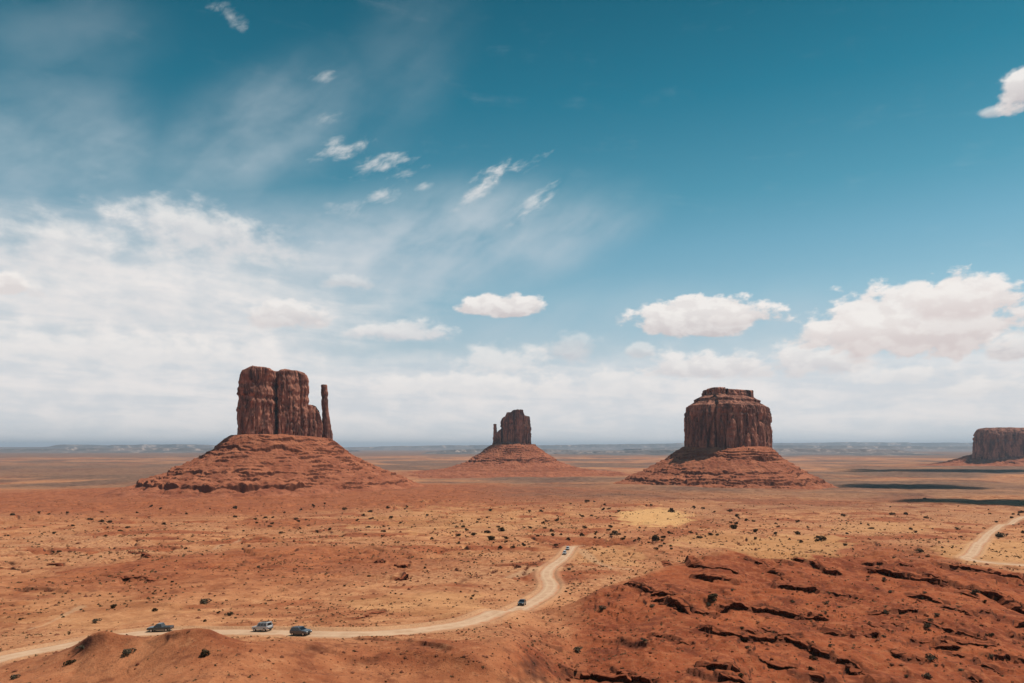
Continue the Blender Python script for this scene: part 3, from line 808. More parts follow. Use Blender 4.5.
for k, (pxs, Y, pt) in enumerate([
    ((-260, 236), 26000, [(-260,448),(-40,447.4),(40,447),(52,446.4),(57,445.0),(66,445.0),(72,446.6),(100,446.4),(112,445),(150,444.4),(175,444.4),(200,445.2),(218,447),(236,449.5)]),
    ((-200, 330), 17000, [(-200,449.4),(0,449.2),(60,448.8),(130,448.0),(180,448.2),(260,448.8),(330,451)]),
    ((330, 700), 30000, [(330,448),(380,446.4),(440,445.4),(490,445),(540,445.2),(600,444.4),(660,444.4),(700,445)]),
    ((560, 1300), 34000, [(560,445.6),(620,444.2),(680,443.4),(720,443.4),(760,442.8),(800,443),(850,442.2),(900,442.6),(950,442.8),(1024,442.6),(1100,443),(1300,445)]),
    ((640, 1400), 22000, [(640,448.5),(700,446.8),(760,445.6),(800,445.4),(850,445.6),(905,446.0),(930,446.8),(975,446.6),(1100,446.6),(1400,450)]),
    ((555, 914), 12500, [(555,453),(600,451.4),(660,450.4),(720,449.2),(800,448.8),(860,449.0),(890,449.6),(906,450.8),(914,453.5)]),  # low dark strip added, standing in for cloud-shaded plain
    ((426, 600), 14000, [(426,452),(450,450.0),(480,449.0),(520,449.0),(560,449.6),(600,451.5)]),
    ]):
    v, q = far_hill(pxs, Y, pt, 400 + 7 * k)
    tag(obj('hills', mesh_np('hills', v, q, HILLM)), kind='structure')
# ------------------------------------------------------------------ sun, sky, air
SUN_AZ, SUN_EL = 72.0, 65.0
S = Vector((math.sin(R_(SUN_AZ)) * math.cos(R_(SUN_EL)), math.cos(R_(SUN_AZ)) * math.cos(R_(SUN_EL)), math.sin(R_(SUN_EL))))
sl = bpy.data.lights.new('sun', 'SUN'); sl.energy = 4.2; sl.angle = R_(0.53); sl.color = (1.0, 0.93, 0.83)
so = link(bpy.data.objects.new('sun', sl)); so.rotation_euler = S.to_track_quat('Z', 'Y').to_euler(); so.location = (300, 100, 600)

def azel(px, py):
    x = (px - CX) / F; z = (HY - py) / F
    return math.degrees(math.atan2(x, 1)), math.degrees(math.atan2(z, math.hypot(1, x)))

def build_world():
    w = bpy.data.worlds.new('World'); scene.world = w; w.use_nodes = True
    w.node_tree.nodes.clear(); nt = NT(w.node_tree)
    out = nt.new('ShaderNodeOutputWorld'); bg = nt.new('ShaderNodeBackground'); nt.l.new(bg.outputs[0], out.inputs[0])
    STR = 0.15; bg.inputs[1].default_value = STR
    sky = nt.new('ShaderNodeTexSky', sky_type='NISHITA'); sky.sun_disc = False
    sky.sun_elevation = R_(SUN_EL); sky.sun_rotation = R_(SUN_AZ); sky.altitude = 1600
    d = nt.new('ShaderNodeTexCoord').outputs['Generated']
    dx, dy, dz = nt.xyz(d)
    el = nt.m('MULTIPLY', nt.m('ARCSINE', dz), 180 / math.pi); az = nt.m('MULTIPLY', nt.m('ARCTAN2', dx, dy), 180 / math.pi)
    P = nt.vec(az, el, 0.0)
    # colour grade of the clear sky by elevation
    rp = nt.new('ShaderNodeValToRGB'); rp.color_ramp.interpolation = 'LINEAR'
    G = [(0, (.86, .98, 1.30)), (3.6, (1.08, .97, .98)), (7.5, (1.24, 1.16, .96)), (11.2, (1.02, 1.21, .98)), (14.9, (.74, 1.14, .94)), (18.5, (.42, 1.0, .83)),
         (25, (.125, .755, .655)), (31, (.062, .565, .50)), (45, (.05, .48, .45))]
    els = rp.color_ramp.elements
    while len(els) < len(G): els.new(0.5)
    for e, (a, c) in zip(els, G): e.position = a / 45; e.color = (*(v / 1.5 for v in c), 1)
    nt.set(rp.inputs[0], nt.m('DIVIDE', el, 45.0, clamp=True))
    col = nt.mix(1.0, sky.outputs[0], rp.outputs[0], 'MULTIPLY')
    def C(r, g, b):   # sRGB 0..255 -> sky units
        f = lambda v: ((v / 255 + 0.055) / 1.055) ** 2.4 / STR
        return (f(r), f(g), f(b))
    # noise fields shared by all clouds
    Ph = nt.mapping(P, sc=(1, .62, 1))
    warp = nt.noise(Ph, 0.28, 3, 0.5); warp2 = nt.noise(nt.vm('ADD', Ph, (31, 17, 0)), 0.28, 3, 0.5)
    wv = nt.vec(nt.m('MULTIPLY', nt.m('SUBTRACT', warp, 0.5), 5.0), nt.m('MULTIPLY', nt.m('SUBTRACT', warp2, 0.5), 3.0), 0.0)
    Pw = nt.vm('ADD', P, wv)
    puff = nt.noise(Ph, 0.46, 7, 0.56)            # cauliflower edges
    puffs = nt.noise(nt.vm('ADD', Ph, (0.45, 0.75, 0)), 0.46, 5, 0.56)   # same field seen towards the sun
    pn = nt.m('SUBTRACT', puff, 0.5)
    lit = nt.remap(nt.m('SUBTRACT', puff, puffs), -0.10, 0.12, 0.0, 1.0)
    wisp = nt.noise(nt.mapping(nt.vm('ADD', P, nt.vm('MULTIPLY', wv, (.35, .35, 0))), rot=(0, 0, R_(34)), sc=(8.0, 2.6, 1)), 0.9, 5, 0.52)
    band = nt.noise(nt.mapping(P, rot=(0, 0, R_(-3)), sc=(6.5, 1.0, 1)), 0.62, 7, 0.60, 0.5)
    soft = nt.noise(nt.mapping(P, sc=(9, 5, 1)), 1.0, 4, 0.5)
    shred = nt.noise(nt.mapping(nt.vm('ADD', P, nt.vm('MULTIPLY', wv, (.3, .3, 0))), rot=(0, 0, R_(24)), sc=(2.2, .8, 1)), 0.85, 7, 0.62)

    def ell(px, py, w, h, rot=0, flat=1.0, src=P):
        a, e = azel(px, py); k = 0.0774 / (1 + ((px - CX) / F) ** 2 * 0.9); ke = 0.0774 / (1 + ((py - HY) / F) ** 2)
        v = nt.mapping(src, (a, e, 0), (0, 0, R_(rot)), (w * k, h * ke, 1))
        if flat != 1.0: v = nt.vm('MINIMUM', v, nt.vm('MULTIPLY', v, (1, flat, 1)))
        return nt.m('SUBTRACT', 1.0, nt.vm('LENGTH', v))
    def over(base, c, a): return nt.mix(a, base, c)

    # thin veil, upper left and centre
    veil = None
    for (px, py, w_, h_, rot, k) in ((60, 150, 170, 95, 8, .55), (250, 140, 190, 80, 30, .50), (420, 250, 260, 85, 10, .9), (540, 240, 150, 58, 16, .62), (180, 250, 330, 90, 4, .8), (640, 330, 420, 60, 0, .40), (60, 40, 150, 70, 20, .18), (400, 70, 130, 90, 50, .14)):
        f = nt.m('MULTIPLY', nt.remap(ell(px, py, w_, h_, rot), 0.0, 0.85), k)
        veil = f if veil is None else nt.m('MAXIMUM', veil, f)
    vt = nt.m('ADD', nt.m('MULTIPLY', nt.remap(wisp, 0.30, 0.72), 0.55), nt.m('MULTIPLY', nt.remap(soft, 0.3, 0.7), 0.65))
    veil = nt.m('MULTIPLY', veil, nt.m('ADD', vt, 0.12), clamp=True)
    col = over(col, C(196, 205, 212), nt.m('MULTIPLY', veil, 0.85))

    # layered cloud towards the horizon
    lay = nt.remap(el, 9.5, 4.0, 0.0, 1.0)
    lft = nt.remap(az, 2, -22, 0.0, 1.0)
    lay = nt.m('MAXIMUM', lay, nt.m('MULTIPLY', lft, nt.remap(el, 19.0, 9.5, 0, 0.96)))
    la = nt.remap(nt.m('ADD', nt.m('MULTIPLY', lay, 0.62), nt.m('ADD', nt.m('MULTIPLY', band, 0.40), nt.m('MULTIPLY', pn, 0.26))), 0.22, 0.95)
    lc = nt.mix(nt.remap(nt.m('ADD', band, nt.m('MULTIPLY', pn, 0.6)), 0.30, 0.68), C(218, 218, 220), C(238, 232, 229))
    lowg = nt.remap(el, 2.2, 0.2, 0.0, 0.25)
    lc = nt.mix(lowg, lc, C(212, 216, 220))
    col = over(col, lc, nt.m('MULTIPLY', la, 0.93))

    # separate puffs and banks
    hi, lo = C(241, 236, 232), C(198, 189, 190)
    def cloud(px, py, w_, h_, rot=0, flat=1.0, soft_=0.30, k=1.0, op=0.95, base_=None, src=P, white=0.0, torn=0.0):
        nonlocal col
        q = ell(px, py, w_, h_, rot, flat, src)
        v = nt.m('MULTIPLY_ADD', pn, k * 2.2, nt.m('MULTIPLY_ADD', nt.m('SUBTRACT', shred, 0.5), k * .55, q))
        if torn: v = nt.m('MULTIPLY_ADD', nt.m('SUBTRACT', shred, 0.52), torn * 3.2, nt.m('MULTIPLY_ADD', pn, .5, q))
        a = nt.m('MULTIPLY', nt.remap(v, 0.0, soft_), op)
        yv = nt.m('SUBTRACT', el, azel(px, py)[1])
        hgt = nt.remap(yv, -h_ * 0.050, h_ * 0.045, 0.0, 1.0)
        sh = nt.m('MULTIPLY_ADD', hgt, 0.75, nt.m('MULTIPLY', lit, 0.32))
        sh = nt.m('MAXIMUM', sh, white, clamp=True)
        c = nt.mix(sh, base_ or lo, hi)
        col = over(col, c, a)
    W1 = C(222, 220, 220)
    # soft sheet on the left
    for a in ((55, 252, 130, 40, 4, 1, 1.0, .8, .66), (200, 232, 118, 34, -6, 1, .85, .9, .74), (130, 300, 200, 55, 0, 1, 1.2, .6, .45)):
        cloud(*a, base_=C(205, 204, 208), white=.45)
    cloud(285, 317, 46, 20, 0, 1.6, .5, .9, .8, white=.3)
    cloud(120, 350, 230, 24, 0, 1.2, .7, .9, .72, base_=W1, white=.4)
    cloud(400, 332, 58, 15, 0, 1.3, .6, 1.0, .70, base_=C(212, 206, 208))
    cloud(352, 283, 34, 9, 0, 1, .7, 1.0, .40, white=.4)
    cloud(570, 347, 34, 18, 0, 1, .7, .9, .45, base_=C(205, 194, 196))
    cloud(500, 362, 60, 22, 0, 1.2, .6, .9, .65, base_=W1)
    cloud(455, 385, 120, 16, 0, 1.2, .6, .9, .65, base_=W1, white=.3)
    cloud(620, 385, 120, 18, 0, 1.2, .6, .9, .6, base_=W1, white=.3)
    cloud(640, 352, 16, 12, 0, 1.2, .5, .8, .5, white=.3)
    cloud(710, 368, 85, 20, 0, 1.5, .5, .9, .85, base_=C(205, 200, 202))
    cloud(820, 362, 70, 22, 0, 1.5, .5, .9, .8, base_=C(205, 200, 202))
    cloud(985, 388, 50, 12, 0, 1.5, .5, .9, .75, base_=W1)
    cloud(900, 375, 70, 12, 0, 1.3, .6, .9, .7, base_=W1)
    # fair weather cumulus
    cloud(502, 309, 50, 19, 0, 2.0, .26, .62, .97)
    cloud(700, 323, 80, 30, 0, 2.0, .24, .66, .97)
    cloud(738, 318, 36, 16, 0, 2.0, .3, .6, .9)
    cloud(915, 326, 120, 46, 0, 1.5, .24, .62, .97, base_=C(212, 199, 197))
    cloud(965, 302, 62, 28, 0, 1.5, .24, .6, .97, base_=C(216, 204, 202))
    cloud(855, 335, 68, 24, 0, 1.6, .3, .6, .9, base_=C(212, 200, 198))
    cloud(1018, 345, 40, 20, 0, 1.5, .4, .7, .8)
    cloud(1021, 90, 27, 23, 20, 1.3, .42, .85, .94)
    cloud(991, 112, 14, 6, 0, 1.0, .9, 1.0, .6, white=.4)
    cloud(8, 286, 22, 14, 0, 1.5, .35, .6, .95, white=.5)
    cloud(35, 292, 16, 10, 0, 1.5, .6, .6, .4, white=.5)
    # torn scraps higher up
    for a in ((345, 149, 34, 13, 12, 1, .6, 1.3, .80), (385, 167, 42, 16, 6, 1, .55, 1.3, .85), (384, 195, 22, 9, 22, 1, .6, 1.3, .7), (345, 208, 26, 10, 0, 1, .7, 1.2, .5),
              (323, 79, 13, 7, 15, 1, .6, 1.0, .65), (321, 118, 24, 10, 5, 1, .8, 1.2, .5), (230, 17, 19, 10, -20, 1, .7, 1.3, .55),
              (478, 190, 34, 13, 42, 1, .5, 1.3, .85), (515, 168, 40, 8, 18, 1, .6, 1.4, .75), (530, 206, 30, 12, 35, 1, .6, 1.4, .62), (548, 198, 22, 7, 48, 1, .6, 1.3, .6), (425, 186, 10, 6, 20, 1, .6, 1.0, .6)):
        cloud(a[0], a[1], a[2], a[3], a[4], a[5], 1.7, a[7], a[8] * .95, base_=C(214, 212, 214), white=.45, torn=a[7])
    nt.set(bg.inputs[0], col)
    w.cycles.sampling_method = 'MANUAL'; w.cycles.sample_map_resolution = 512
build_world()

# air: one even volume round the scene, the sky is outside it
hm = bpy.data.materials.new('air'); hm.use_nodes = True; hm.node_tree.nodes.clear(); ht = NT(hm.node_tree)
ho = ht.new('ShaderNodeOutputMaterial'); pv = ht.new('ShaderNodeVolumePrincipled')
pv.inputs['Color'].default_value = (0.72, 0.84, 1.0, 1); pv.inputs['Density'].default_value = 2.8e-5; pv.inputs['Anisotropy'].default_value = 0.2
ht.l.new(pv.outputs[0], ho.inputs['Volume'])
E = 9.0e4; z0, z1 = -140.0, 420.0
hv = [(-E,-E,z0),(E,-E,z0),(E,E,z0),(-E,E,z0),(-E,-E,z1),(E,-E,z1),(E,E,z1),(-E,E,z1)]
hq = [(0,3,2,1),(4,5,6,7),(0,1,5,4),(1,2,6,5),(2,3,7,6),(3,0,4,7)]
tag(obj('haze', mesh_np('haze', hv, hq, hm, False)), kind='stuff')

# clouds standing outside the picture on the sunny side; they shade the plain, the mesa and the middle butte
def cloud_mesh(cx, cy, cz, sx, sy, sz, n, seed):
    rng = np.random.default_rng(seed); bmx = bmesh.new()
    for k in range(n):
        a = rng.uniform(0, 2 * math.pi); q = math.sqrt(rng.uniform(0, 1)) * 0.85
        c = Vector((cx + sx * q * math.cos(a), cy + sy * q * math.sin(a), cz + sz * rng.uniform(0, 0.5) * (1 - q)))
        r = sz * rng.uniform(0.35, 0.75) * (1.15 - 0.6 * q)
        g = bmesh.ops.create_icosphere(bmx, subdivisions=3, radius=1.0)
        for v in g['verts']:
            f = 1 + 0.28 * mnoise.noise(v.co * 2.3 + c * 0.01) + 0.12 * mnoise.noise(v.co * 6 + c * 0.01)
            p = v.co * f
            if p.z < 0: p.z *= 0.35
            v.co = c + Vector((p.x * r * 1.5 * min(1.4, sx / sz / 2), p.y * r * 1.1 * 1.0, p.z * r))
    me = bpy.data.meshes.new('clouds'); bmx.to_mesh(me); bmx.free()
    for p in me.polygons: p.use_smooth = True
    return me
CLOUDM = simple_mat('cloud_white', (0.85, 0.85, 0.85), 1.0, spec=0.0, vary=0.03, scale=0.01)
_b = CLOUDM.node_tree.nodes['Principled BSDF']; _b.inputs['Alpha'].default_value = 0.42      # thin cloud lets some sun through
def shade_spot(px0, px1, Y, zg, h):
    k = h / math.tan(R_(SUN_EL)); X0, X1 = X_of(px0, Y), X_of(px1, Y)
    return (X0 + X1) / 2 + k * math.sin(R_(SUN_AZ)), Y + k * math.cos(R_(SUN_AZ)), zg + h, (X1 - X0) / 2
cl = []
for (p0, p1, Y, zg, h, sy, sz, n, sd) in ((840, 1030, 3620, -112, 3400, 430, 150, 60, 3), (835, 980, 1990, -104, 2400, 170, 110, 40, 1), (918, 1150, 1215, -86, 1900, 120, 90, 60, 2), (925, 1240, 4720, 20, 3900, 390, 150, 190, 4), (486, 548, 3235, 80, 3000, 85, 70, 40, 5)):  # the last one is unseen and added only to darken the middle butte
    cx_, cy_, cz_, sx_ = shade_spot(p0, p1, Y, zg, h)
    me = cloud_mesh(cx_, cy_, cz_, sx_, sy, sz, n, sd); me.materials.append(CLOUDM)
    cl.append(me)
bmx = bmesh.new()
for me in cl: bmx.from_mesh(me)
me = bpy.data.meshes.new('clouds'); bmx.to_mesh(me); bmx.free(); me.materials.append(CLOUDM)
for p in me.polygons: p.use_smooth = True
tag(obj('clouds', me), kind='stuff')

# ------------------------------------------------------------------ camera
cam = bpy.data.cameras.new('camera'); co = link(bpy.data.objects.new('camera', cam))
cam.sensor_width = 36; cam.lens = F / 1024 * 36; cam.clip_start = 0.5; cam.clip_end = 2.5e5
co.location = (0, 0, 0); co.rotation_euler = (math.pi / 2, 0, 0)
cam.shift_y = (HY - 341.5) / 1024
scene.camera = co
scene.render.engine = 'CYCLES'
scene.view_settings.view_transform = 'Standard'; scene.view_settings.look = 'None'
scene.view_settings.exposure = 0.06; scene.view_settings.gamma = 1.0
cy = scene.cycles
cy.use_denoising = True; cy.denoising_prefilter = 'ACCURATE'; cy.max_bounces = 4; cy.diffuse_bounces = 1; cy.glossy_bounces = 2; cy.transmission_bounces = 3; cy.volume_bounces = 0; cy.transparent_max_bounces = 32
try: cy.denoiser = 'OPENIMAGEDENOISE'
except Exception: pass
# ------------------------------------------------------------------ bushes, stones, boulders
def leaf_mesh(name, n, seed, mat, squash=0.8, leaf=0.16, lobes=5, stem=True):
    """unit bush (radius 1): many small leaf faces in uneven clumps over short stems"""
    rng = np.random.default_rng(seed)
    cen = [(rng.normal(0, .42), rng.normal(0, .42), rng.uniform(.35, 1.15) * squash, rng.uniform(.38, .62)) for _ in range(lobes)]
    v = []; q = []
    for k in range(n):
        cx_, cy_, cz_, r = cen[rng.integers(lobes)]
        d = rng.normal(size=3); d /= np.linalg.norm(d); rad = r * rng.uniform(.45, 1.0) ** .5
        p = np.array([cx_, cy_, cz_]) + d * rad * np.array([1, 1, .8]); p[2] = max(p[2], 0.06)
        a = rng.normal(size=3); a /= np.linalg.norm(a); b = np.cross(a, rng.normal(size=3)); b /= np.linalg.norm(b) + 1e-9
        s = leaf * rng.uniform(.6, 1.3)
        i = len(v); v += [p - a*s - b*s*.55, p + a*s - b*s*.35, p + a*s*.9 + b*s*.55, p - a*s*.8 + b*s*.4]; q.append((i, i+1, i+2, i+3))
    return mesh_np(name, v, q, mat, False)
def stem_mesh(name, seed, mat, k=6):
    rng = np.random.default_rng(seed); bmx = bmesh.new()
    for j in range(k):
        a = rng.uniform(0, 2*math.pi); d = Vector((math.cos(a) * .55, math.sin(a) * .55, rng.uniform(.6, .95)))
        g = bmesh.ops.create_cone(bmx, cap_ends=True, segments=5, radius1=.06, radius2=.02, depth=d.length)
        M = Matrix.Translation(d / 2) @ d.to_track_quat('Z', 'Y').to_matrix().to_4x4()
        bmesh.ops.transform(bmx, matrix=M, verts=g['verts'])
    me = bpy.data.meshes.new(name); bmx.to_mesh(me); bmx.free(); me.materials.append(mat); return me
def leaf_mat(name, c1, c2):
    m, nt, b, out = new_mat(name)
    oi = nt.new('ShaderNodeObjectInfo'); tc = nt.new('ShaderNodeTexCoord')
    n = nt.noise(tc.outputs['Object'], 2.5, 3)
    f = nt.m('ADD', nt.m('MULTIPLY', oi.outputs['Random'], 0.5), nt.m('MULTIPLY', n, 0.6), clamp=True)
    nt.set(b.inputs['Base Color'], nt.mix(f, c1, c2)); b.inputs['Roughness'].default_value = 0.9; b.inputs['Specular IOR Level'].default_value = 0.1
    return m
JUN = leaf_mat('juniper_leaf', (0.040, 0.026, 0.013), (0.075, 0.052, 0.027))
SAG = leaf_mat('sage_leaf', (0.070, 0.056, 0.036), (0.135, 0.105, 0.070))
BARK = simple_mat('bark', (0.085, 0.05, 0.032), 0.9)
JM = [leaf_mesh('juniper_leaves', 260, 900 + k, JUN, .85, .17, 4 + k % 3) for k in range(4)]
SM = [leaf_mesh('sage_leaves', 240, 920 + k, SAG, .75, .13, 6) for k in range(3)]
ST = [stem_mesh('stems', 940 + k, BARK) for k in range(2)]

def px_size(p): return F / p.y
def put_bush(px, py, rpx, kind, label, group=None, parts=False):
    p = at(px, py); s = rpx / px_size(p)
    me = random.choice(JM if kind == 'j' else SM)
    name, cat = ('juniper_bush', 'bush') if kind == 'j' else ('sage_shrub', 'shrub')
    sc = (s * random.uniform(.9, 1.15), s * random.uniform(.9, 1.15), s * random.uniform(.75, 1.0))
    if parts:
        r = empty(name, p - Vector((0, 0, .08 * s)), random.uniform(0, 6.28)); r.scale = sc
        obj('foliage', me, r); obj('stem', random.choice(ST), r)
    else:
        r = obj(name, me, None, p - Vector((0, 0, .08 * s))); r.scale = sc; r.rotation_euler = (0, 0, random.uniform(0, 6.28))
    tag(r, label, cat, group); return r

NOTABLE = [
 (492, 540, 4.8, 'j', 'largest dark juniper of the cluster on the sand left of the road top'),
 (502, 531, 4.0, 'j', 'dark juniper just above and right of the largest one left of the road top'),
 (569, 540, 2.9, 'j', 'round dark bush standing right above the far end of the dirt road'),
 (581, 536, 2.9, 'j', 'dark bush just right of and beyond the far end of the road'),
 (655, 540, 5.0, 'j', 'wide dark bush on the flat below the pale yellow sand patch'),
 (672.5, 512, 3.8, 'j', 'dark bush at the upper right edge of the pale yellow sand patch'),
 (614.6, 534, 4.2, 's', 'low wide dull bush left below the pale yellow sand patch'),
 (568.5, 570, 2.8, 's', 'small shrub on the right verge where the road bends'),
 (600.6, 610, 4.6, 's', 'brown shrub alone on the sandy slope right of the road bend'),
 (577.5, 652, 6.0, 's', 'large grey shrub in the dark red gully at the foot of the hill'),
 (644, 641, 3.8, 's', 'lone dark shrub on the smooth lower left slope of the red hill'),
 (712, 600, 6.5, 'j', 'big black-looking bush at the left end of a long ledge on the hill'),
 (744, 641, 5.0, 'j', 'dark bush just under the lowest long ledge of the red hill'),
 (798, 534.5, 3.6, 'j', 'dark bush on the left of the pale sand behind the red hill'),
 (820.6, 540, 5.0, 'j', 'wide dark bush near the middle of the pale sand behind the hill'),
 (957.4, 529.5, 3.0, 's', 'greenish bush on the flat left of the pale side road'),
 (1000.5, 537, 5.6, 's', 'large grey brown shrub at the right edge of the pale side road'),
 (920, 552, 4.6, 's', 'brushy shrub just behind the crest of the red hill'),
 (930.7, 660, 7.0, 's', 'large grey green shrub at the end of a ledge, bottom right'),
 (927.7, 679, 6.0, 's', 'grey shrub at the bottom edge, below the large grey green one'),
 (926, 628, 4.8, 's', 'grey shrub amid the rubble in the middle of the hill'),
 (975, 594, 4.6, 's', 'grey green shrub tucked below the longest ledge of the hill'),
 (991.6, 658, 5.0, 's', 'grey shrub beside the lower ledge near the right edge'),
 (1012, 607, 5.0, 's', 'grey shrub under the right end of the longest ledge'),
 (206, 603, 5.6, 's', 'broad grey shrub on reddish sand above the pale off-roader'),
 (229, 616, 4.2, 's', 'dark low shrub on the sand just above left of the pale off-roader'),
 (113, 608, 3.6, 'j', 'dark round bush on the sand above the pickup, left of it'),
 (95, 623, 4.4, 's', 'brown shrub on the sand left of the pickup truck'),
 (153.7, 611, 3.2, 'j', 'dark bush on the sand straight above the pickup truck'),
 (205, 656, 5.8, 'j', 'dark ragged bush low on the orange dune below the road'),
 (129, 653, 6.6, 's', 'tall grey shrub in the dune hollow below the pickup truck'),
 (82, 649, 5.0, 's', 'grey shrub at the edge of the road where the dune cuts it off'),
 (70, 664, 4.4, 'j', 'dark bush on the lower left flank of the orange dune'),
 (16, 678, 5.0, 's', 'grey shrub in the bottom left corner of the picture'),
]
for a in NOTABLE: put_bush(*a[:4], a[4], 'shrubs standing out on the desert floor', True)

FLAT = [(368,527.6,1.8),(330,530,2),(296,519.5,2),(256,519.5,2.2),(273,518,1.8),(273,524,2),(401,523,1.6),(383.5,527,1.6),(427,516,2),(370,512,2),(464,527,2.2),(467,530.5,2.2),(459,536,2.3),(474,535,2.6),(459,544,2.4),
 (501,548,2.4),(513,548,2.2),(506,539,2.4),(479,520,1.8),(487,518,1.6),(432.6,539.5,2.3),(473,535,2.2),(524,546,2.8),(545,528.5,1.7),(595,538,2),(585,527.6,2),(581,516,1.7),(603,510,2.2),(587,502,2.2),(622,539.5,2.4),(669,533.5,2.8),(694,508,2.2),(703,509,2),
 (698.5,538,3),(710,535,2.6),(717,535.6,2.4),(733.6,529,3.4),(737,524,2.4),(753,521.6,2),(691,533,2.2),(734,527.6,3),(737,516,2.6),(755,532,3.2),(561,535,2.0),(553,536,2.6),(596,533,1.8),(640,528,1.6),(662,541,2.0),(648,543,1.8)]
for a, b, r in FLAT:
    put_bush(a, b, r, 'j', 'small dark juniper dotted over the open sand beyond the road', 'junipers dotted over the flat')
rb = random.Random(5); n_ = 0
while n_ < 185:
    a = rb.uniform(0, 1024); b = rb.triangular(498, 560, 520)
    if rb.random() > (0.35 + 0.65 * math.exp(-((a - 600) / 230) ** 2)) * (.25 + 1.2 * max(0, .5 + mnoise.noise(Vector((a / 45, b / 9, 3))))): continue
    if a > 590 and b > np.interp(a, HP, HPY) - 8: continue
    if math.hypot((a - 655) / 36, (b - 517) / 9) < 1 or (abs(a - 575) < 14 and b > 543): continue
    put_bush(a, b, rb.uniform(1.0, 2.5), 'j', 'small dark juniper dotted over the open sand beyond the road', 'junipers dotted over the flat'); n_ += 1
n_ = 0
while n_ < 40:
    a = rb.uniform(0, 560); b = rb.uniform(562, 622)
    if b > 600 and a > 440: continue
    if a > 520: continue
    put_bush(a, b, rb.uniform(1.1, 2.4), rb.choice('js'), 'dry dark shrub on the sand between the flat and the left road stretch', 'shrubs on the sand above the road'); n_ += 1
n_ = 0
while n_ < 46:
    a = rb.uniform(610, 1024); b = rb.uniform(575, 682)
    if b < np.interp(a, HP, HPY) + 8: continue
    if rb.random() > (0.25 + 0.75 * (a - 610) / 414): continue
    put_bush(a, b, rb.uniform(1.4, 3.4), rb.choice('sjs'), 'small dusty shrub growing among the ledges of the red hill', 'shrubs on the red hill'); n_ += 1

# boulders
def boulder_mesh(name, seed, mat, sub=3):
    bmx = bmesh.new(); g = bmesh.ops.create_icosphere(bmx, subdivisions=sub, radius=1.0); rng = random.Random(seed)
    planes = [(Vector((rng.gauss(0,1), rng.gauss(0,1), rng.gauss(0,1))).normalized(), rng.uniform(.45, .8)) for _ in range(9)]
    off = Vector((seed * 3.1, seed * 1.7, 0))
    for v in bmx.verts:
        p = v.co.copy()
        for n, d in planes:
            k = p.dot(n) - d
            if k > 0: p -= n * k
        p *= 1 + .10 * mnoise.noise(p * 2.5 + off) + .05 * mnoise.noise(p * 6 + off)
        v.co = p
    me = bpy.data.meshes.new(name); bmx.to_mesh(me); bmx.free(); me.materials.append(mat); return me
BOULD = simple_mat('boulder_rock', (0.15, 0.046, 0.025), 0.95, spec=0.1, vary=0.45, scale=1.6)
BM = [boulder_mesh('boulder', 60 + k, BOULD) for k in range(6)]
def put_boulder(x, y, s, label, group):
    z = float(ground(x, y)); o = obj('boulder', random.choice(BM), None, (x, y, z + .18 * s))
    o.rotation_euler = (random.uniform(-.4, .4), random.uniform(-.4, .4), random.uniform(0, 6.28))
    o.scale = (s * random.uniform(.8, 1.3), s * random.uniform(.7, 1.1), s * random.uniform(.5, .9))
    return tag(o, label, 'boulder', group)
nb = 0
for n, (P, h) in enumerate(LW):
    if n > 75: continue
    seg = np.hypot(*np.diff(P, axis=0).T); L = seg.sum(); hill = P[:, 0].mean() > 5
    cum = np.concatenate([[0], np.cumsum(seg)])
    k = int(L / (4.2 if hill else 6))
    for j in range(max(k, 2)):
        t = random.uniform(0.03, .97) * L
        x = np.interp(t, cum, P[:, 0]); y = np.interp(t, cum, P[:, 1]) - abs(random.gauss(0, 1.6)) - random.uniform(-.6, 1)
        far = y / 200
        s = random.uniform(.28, .95) * (h / 1.6) ** .5 * max(.8, min(far, 1.6))
        if nb < 285:
            put_boulder(x, y, s, 'broken dark red boulder lying along a rock ledge of the hill' if hill else 'dark red rock at a low outcrop on the sand left of the hill',
                        'boulders along the ledges of the hill' if hill else 'rocks of the low outcrops'); nb += 1
# loose stones and dry tufts: too many to count, one object each
def scatter_points(n, seed, r0, r1, amax=37):
    rng = np.random.default_rng(seed)
    r = np.exp(rng.uniform(math.log(r0), math.log(r1), n)); a = np.radians(rng.uniform(-amax, amax, n))
    return r * np.sin(a), r * np.cos(a), r, rng
def off_road(x, y, m=5.5):
    k = np.ones(len(x), bool)
    for C, cz, hw in ROADS:
        for c in C[::3]: k &= np.hypot(x - c[0], y - c[1]) > hw + m - 3
    return k
x, y, r, rng = scatter_points(26000, 71, 85, 900)
px = CX + F * x / y
cl_ = fbm2(x / 22, y / 22, 3, 501); keep = off_road(x, y) & (rng.uniform(size=len(x)) < np.clip(.35 + 1.1 * cl_, .04, 1) * np.where((px < 545) & (y < 130), .25, 1))
x, y = x[keep], y[keep]
def hit_many(px_, py_, n=420, y0=80, y1=420):
    Yg = np.geomspace(y0, y1, n)[None]; X_ = Yg * ((px_ - CX) / F)[:, None]; Z_ = Yg * ((HY - py_) / F)[:, None]
    d = ground(X_.ravel(), np.repeat(Yg, len(px_), 0).ravel()).reshape(Z_.shape) - Z_
    k = np.argmax(d > 0, 1); ok = k > 0
    yy = Yg[0][k]; return (yy * (px_ - CX) / F)[ok], yy[ok]
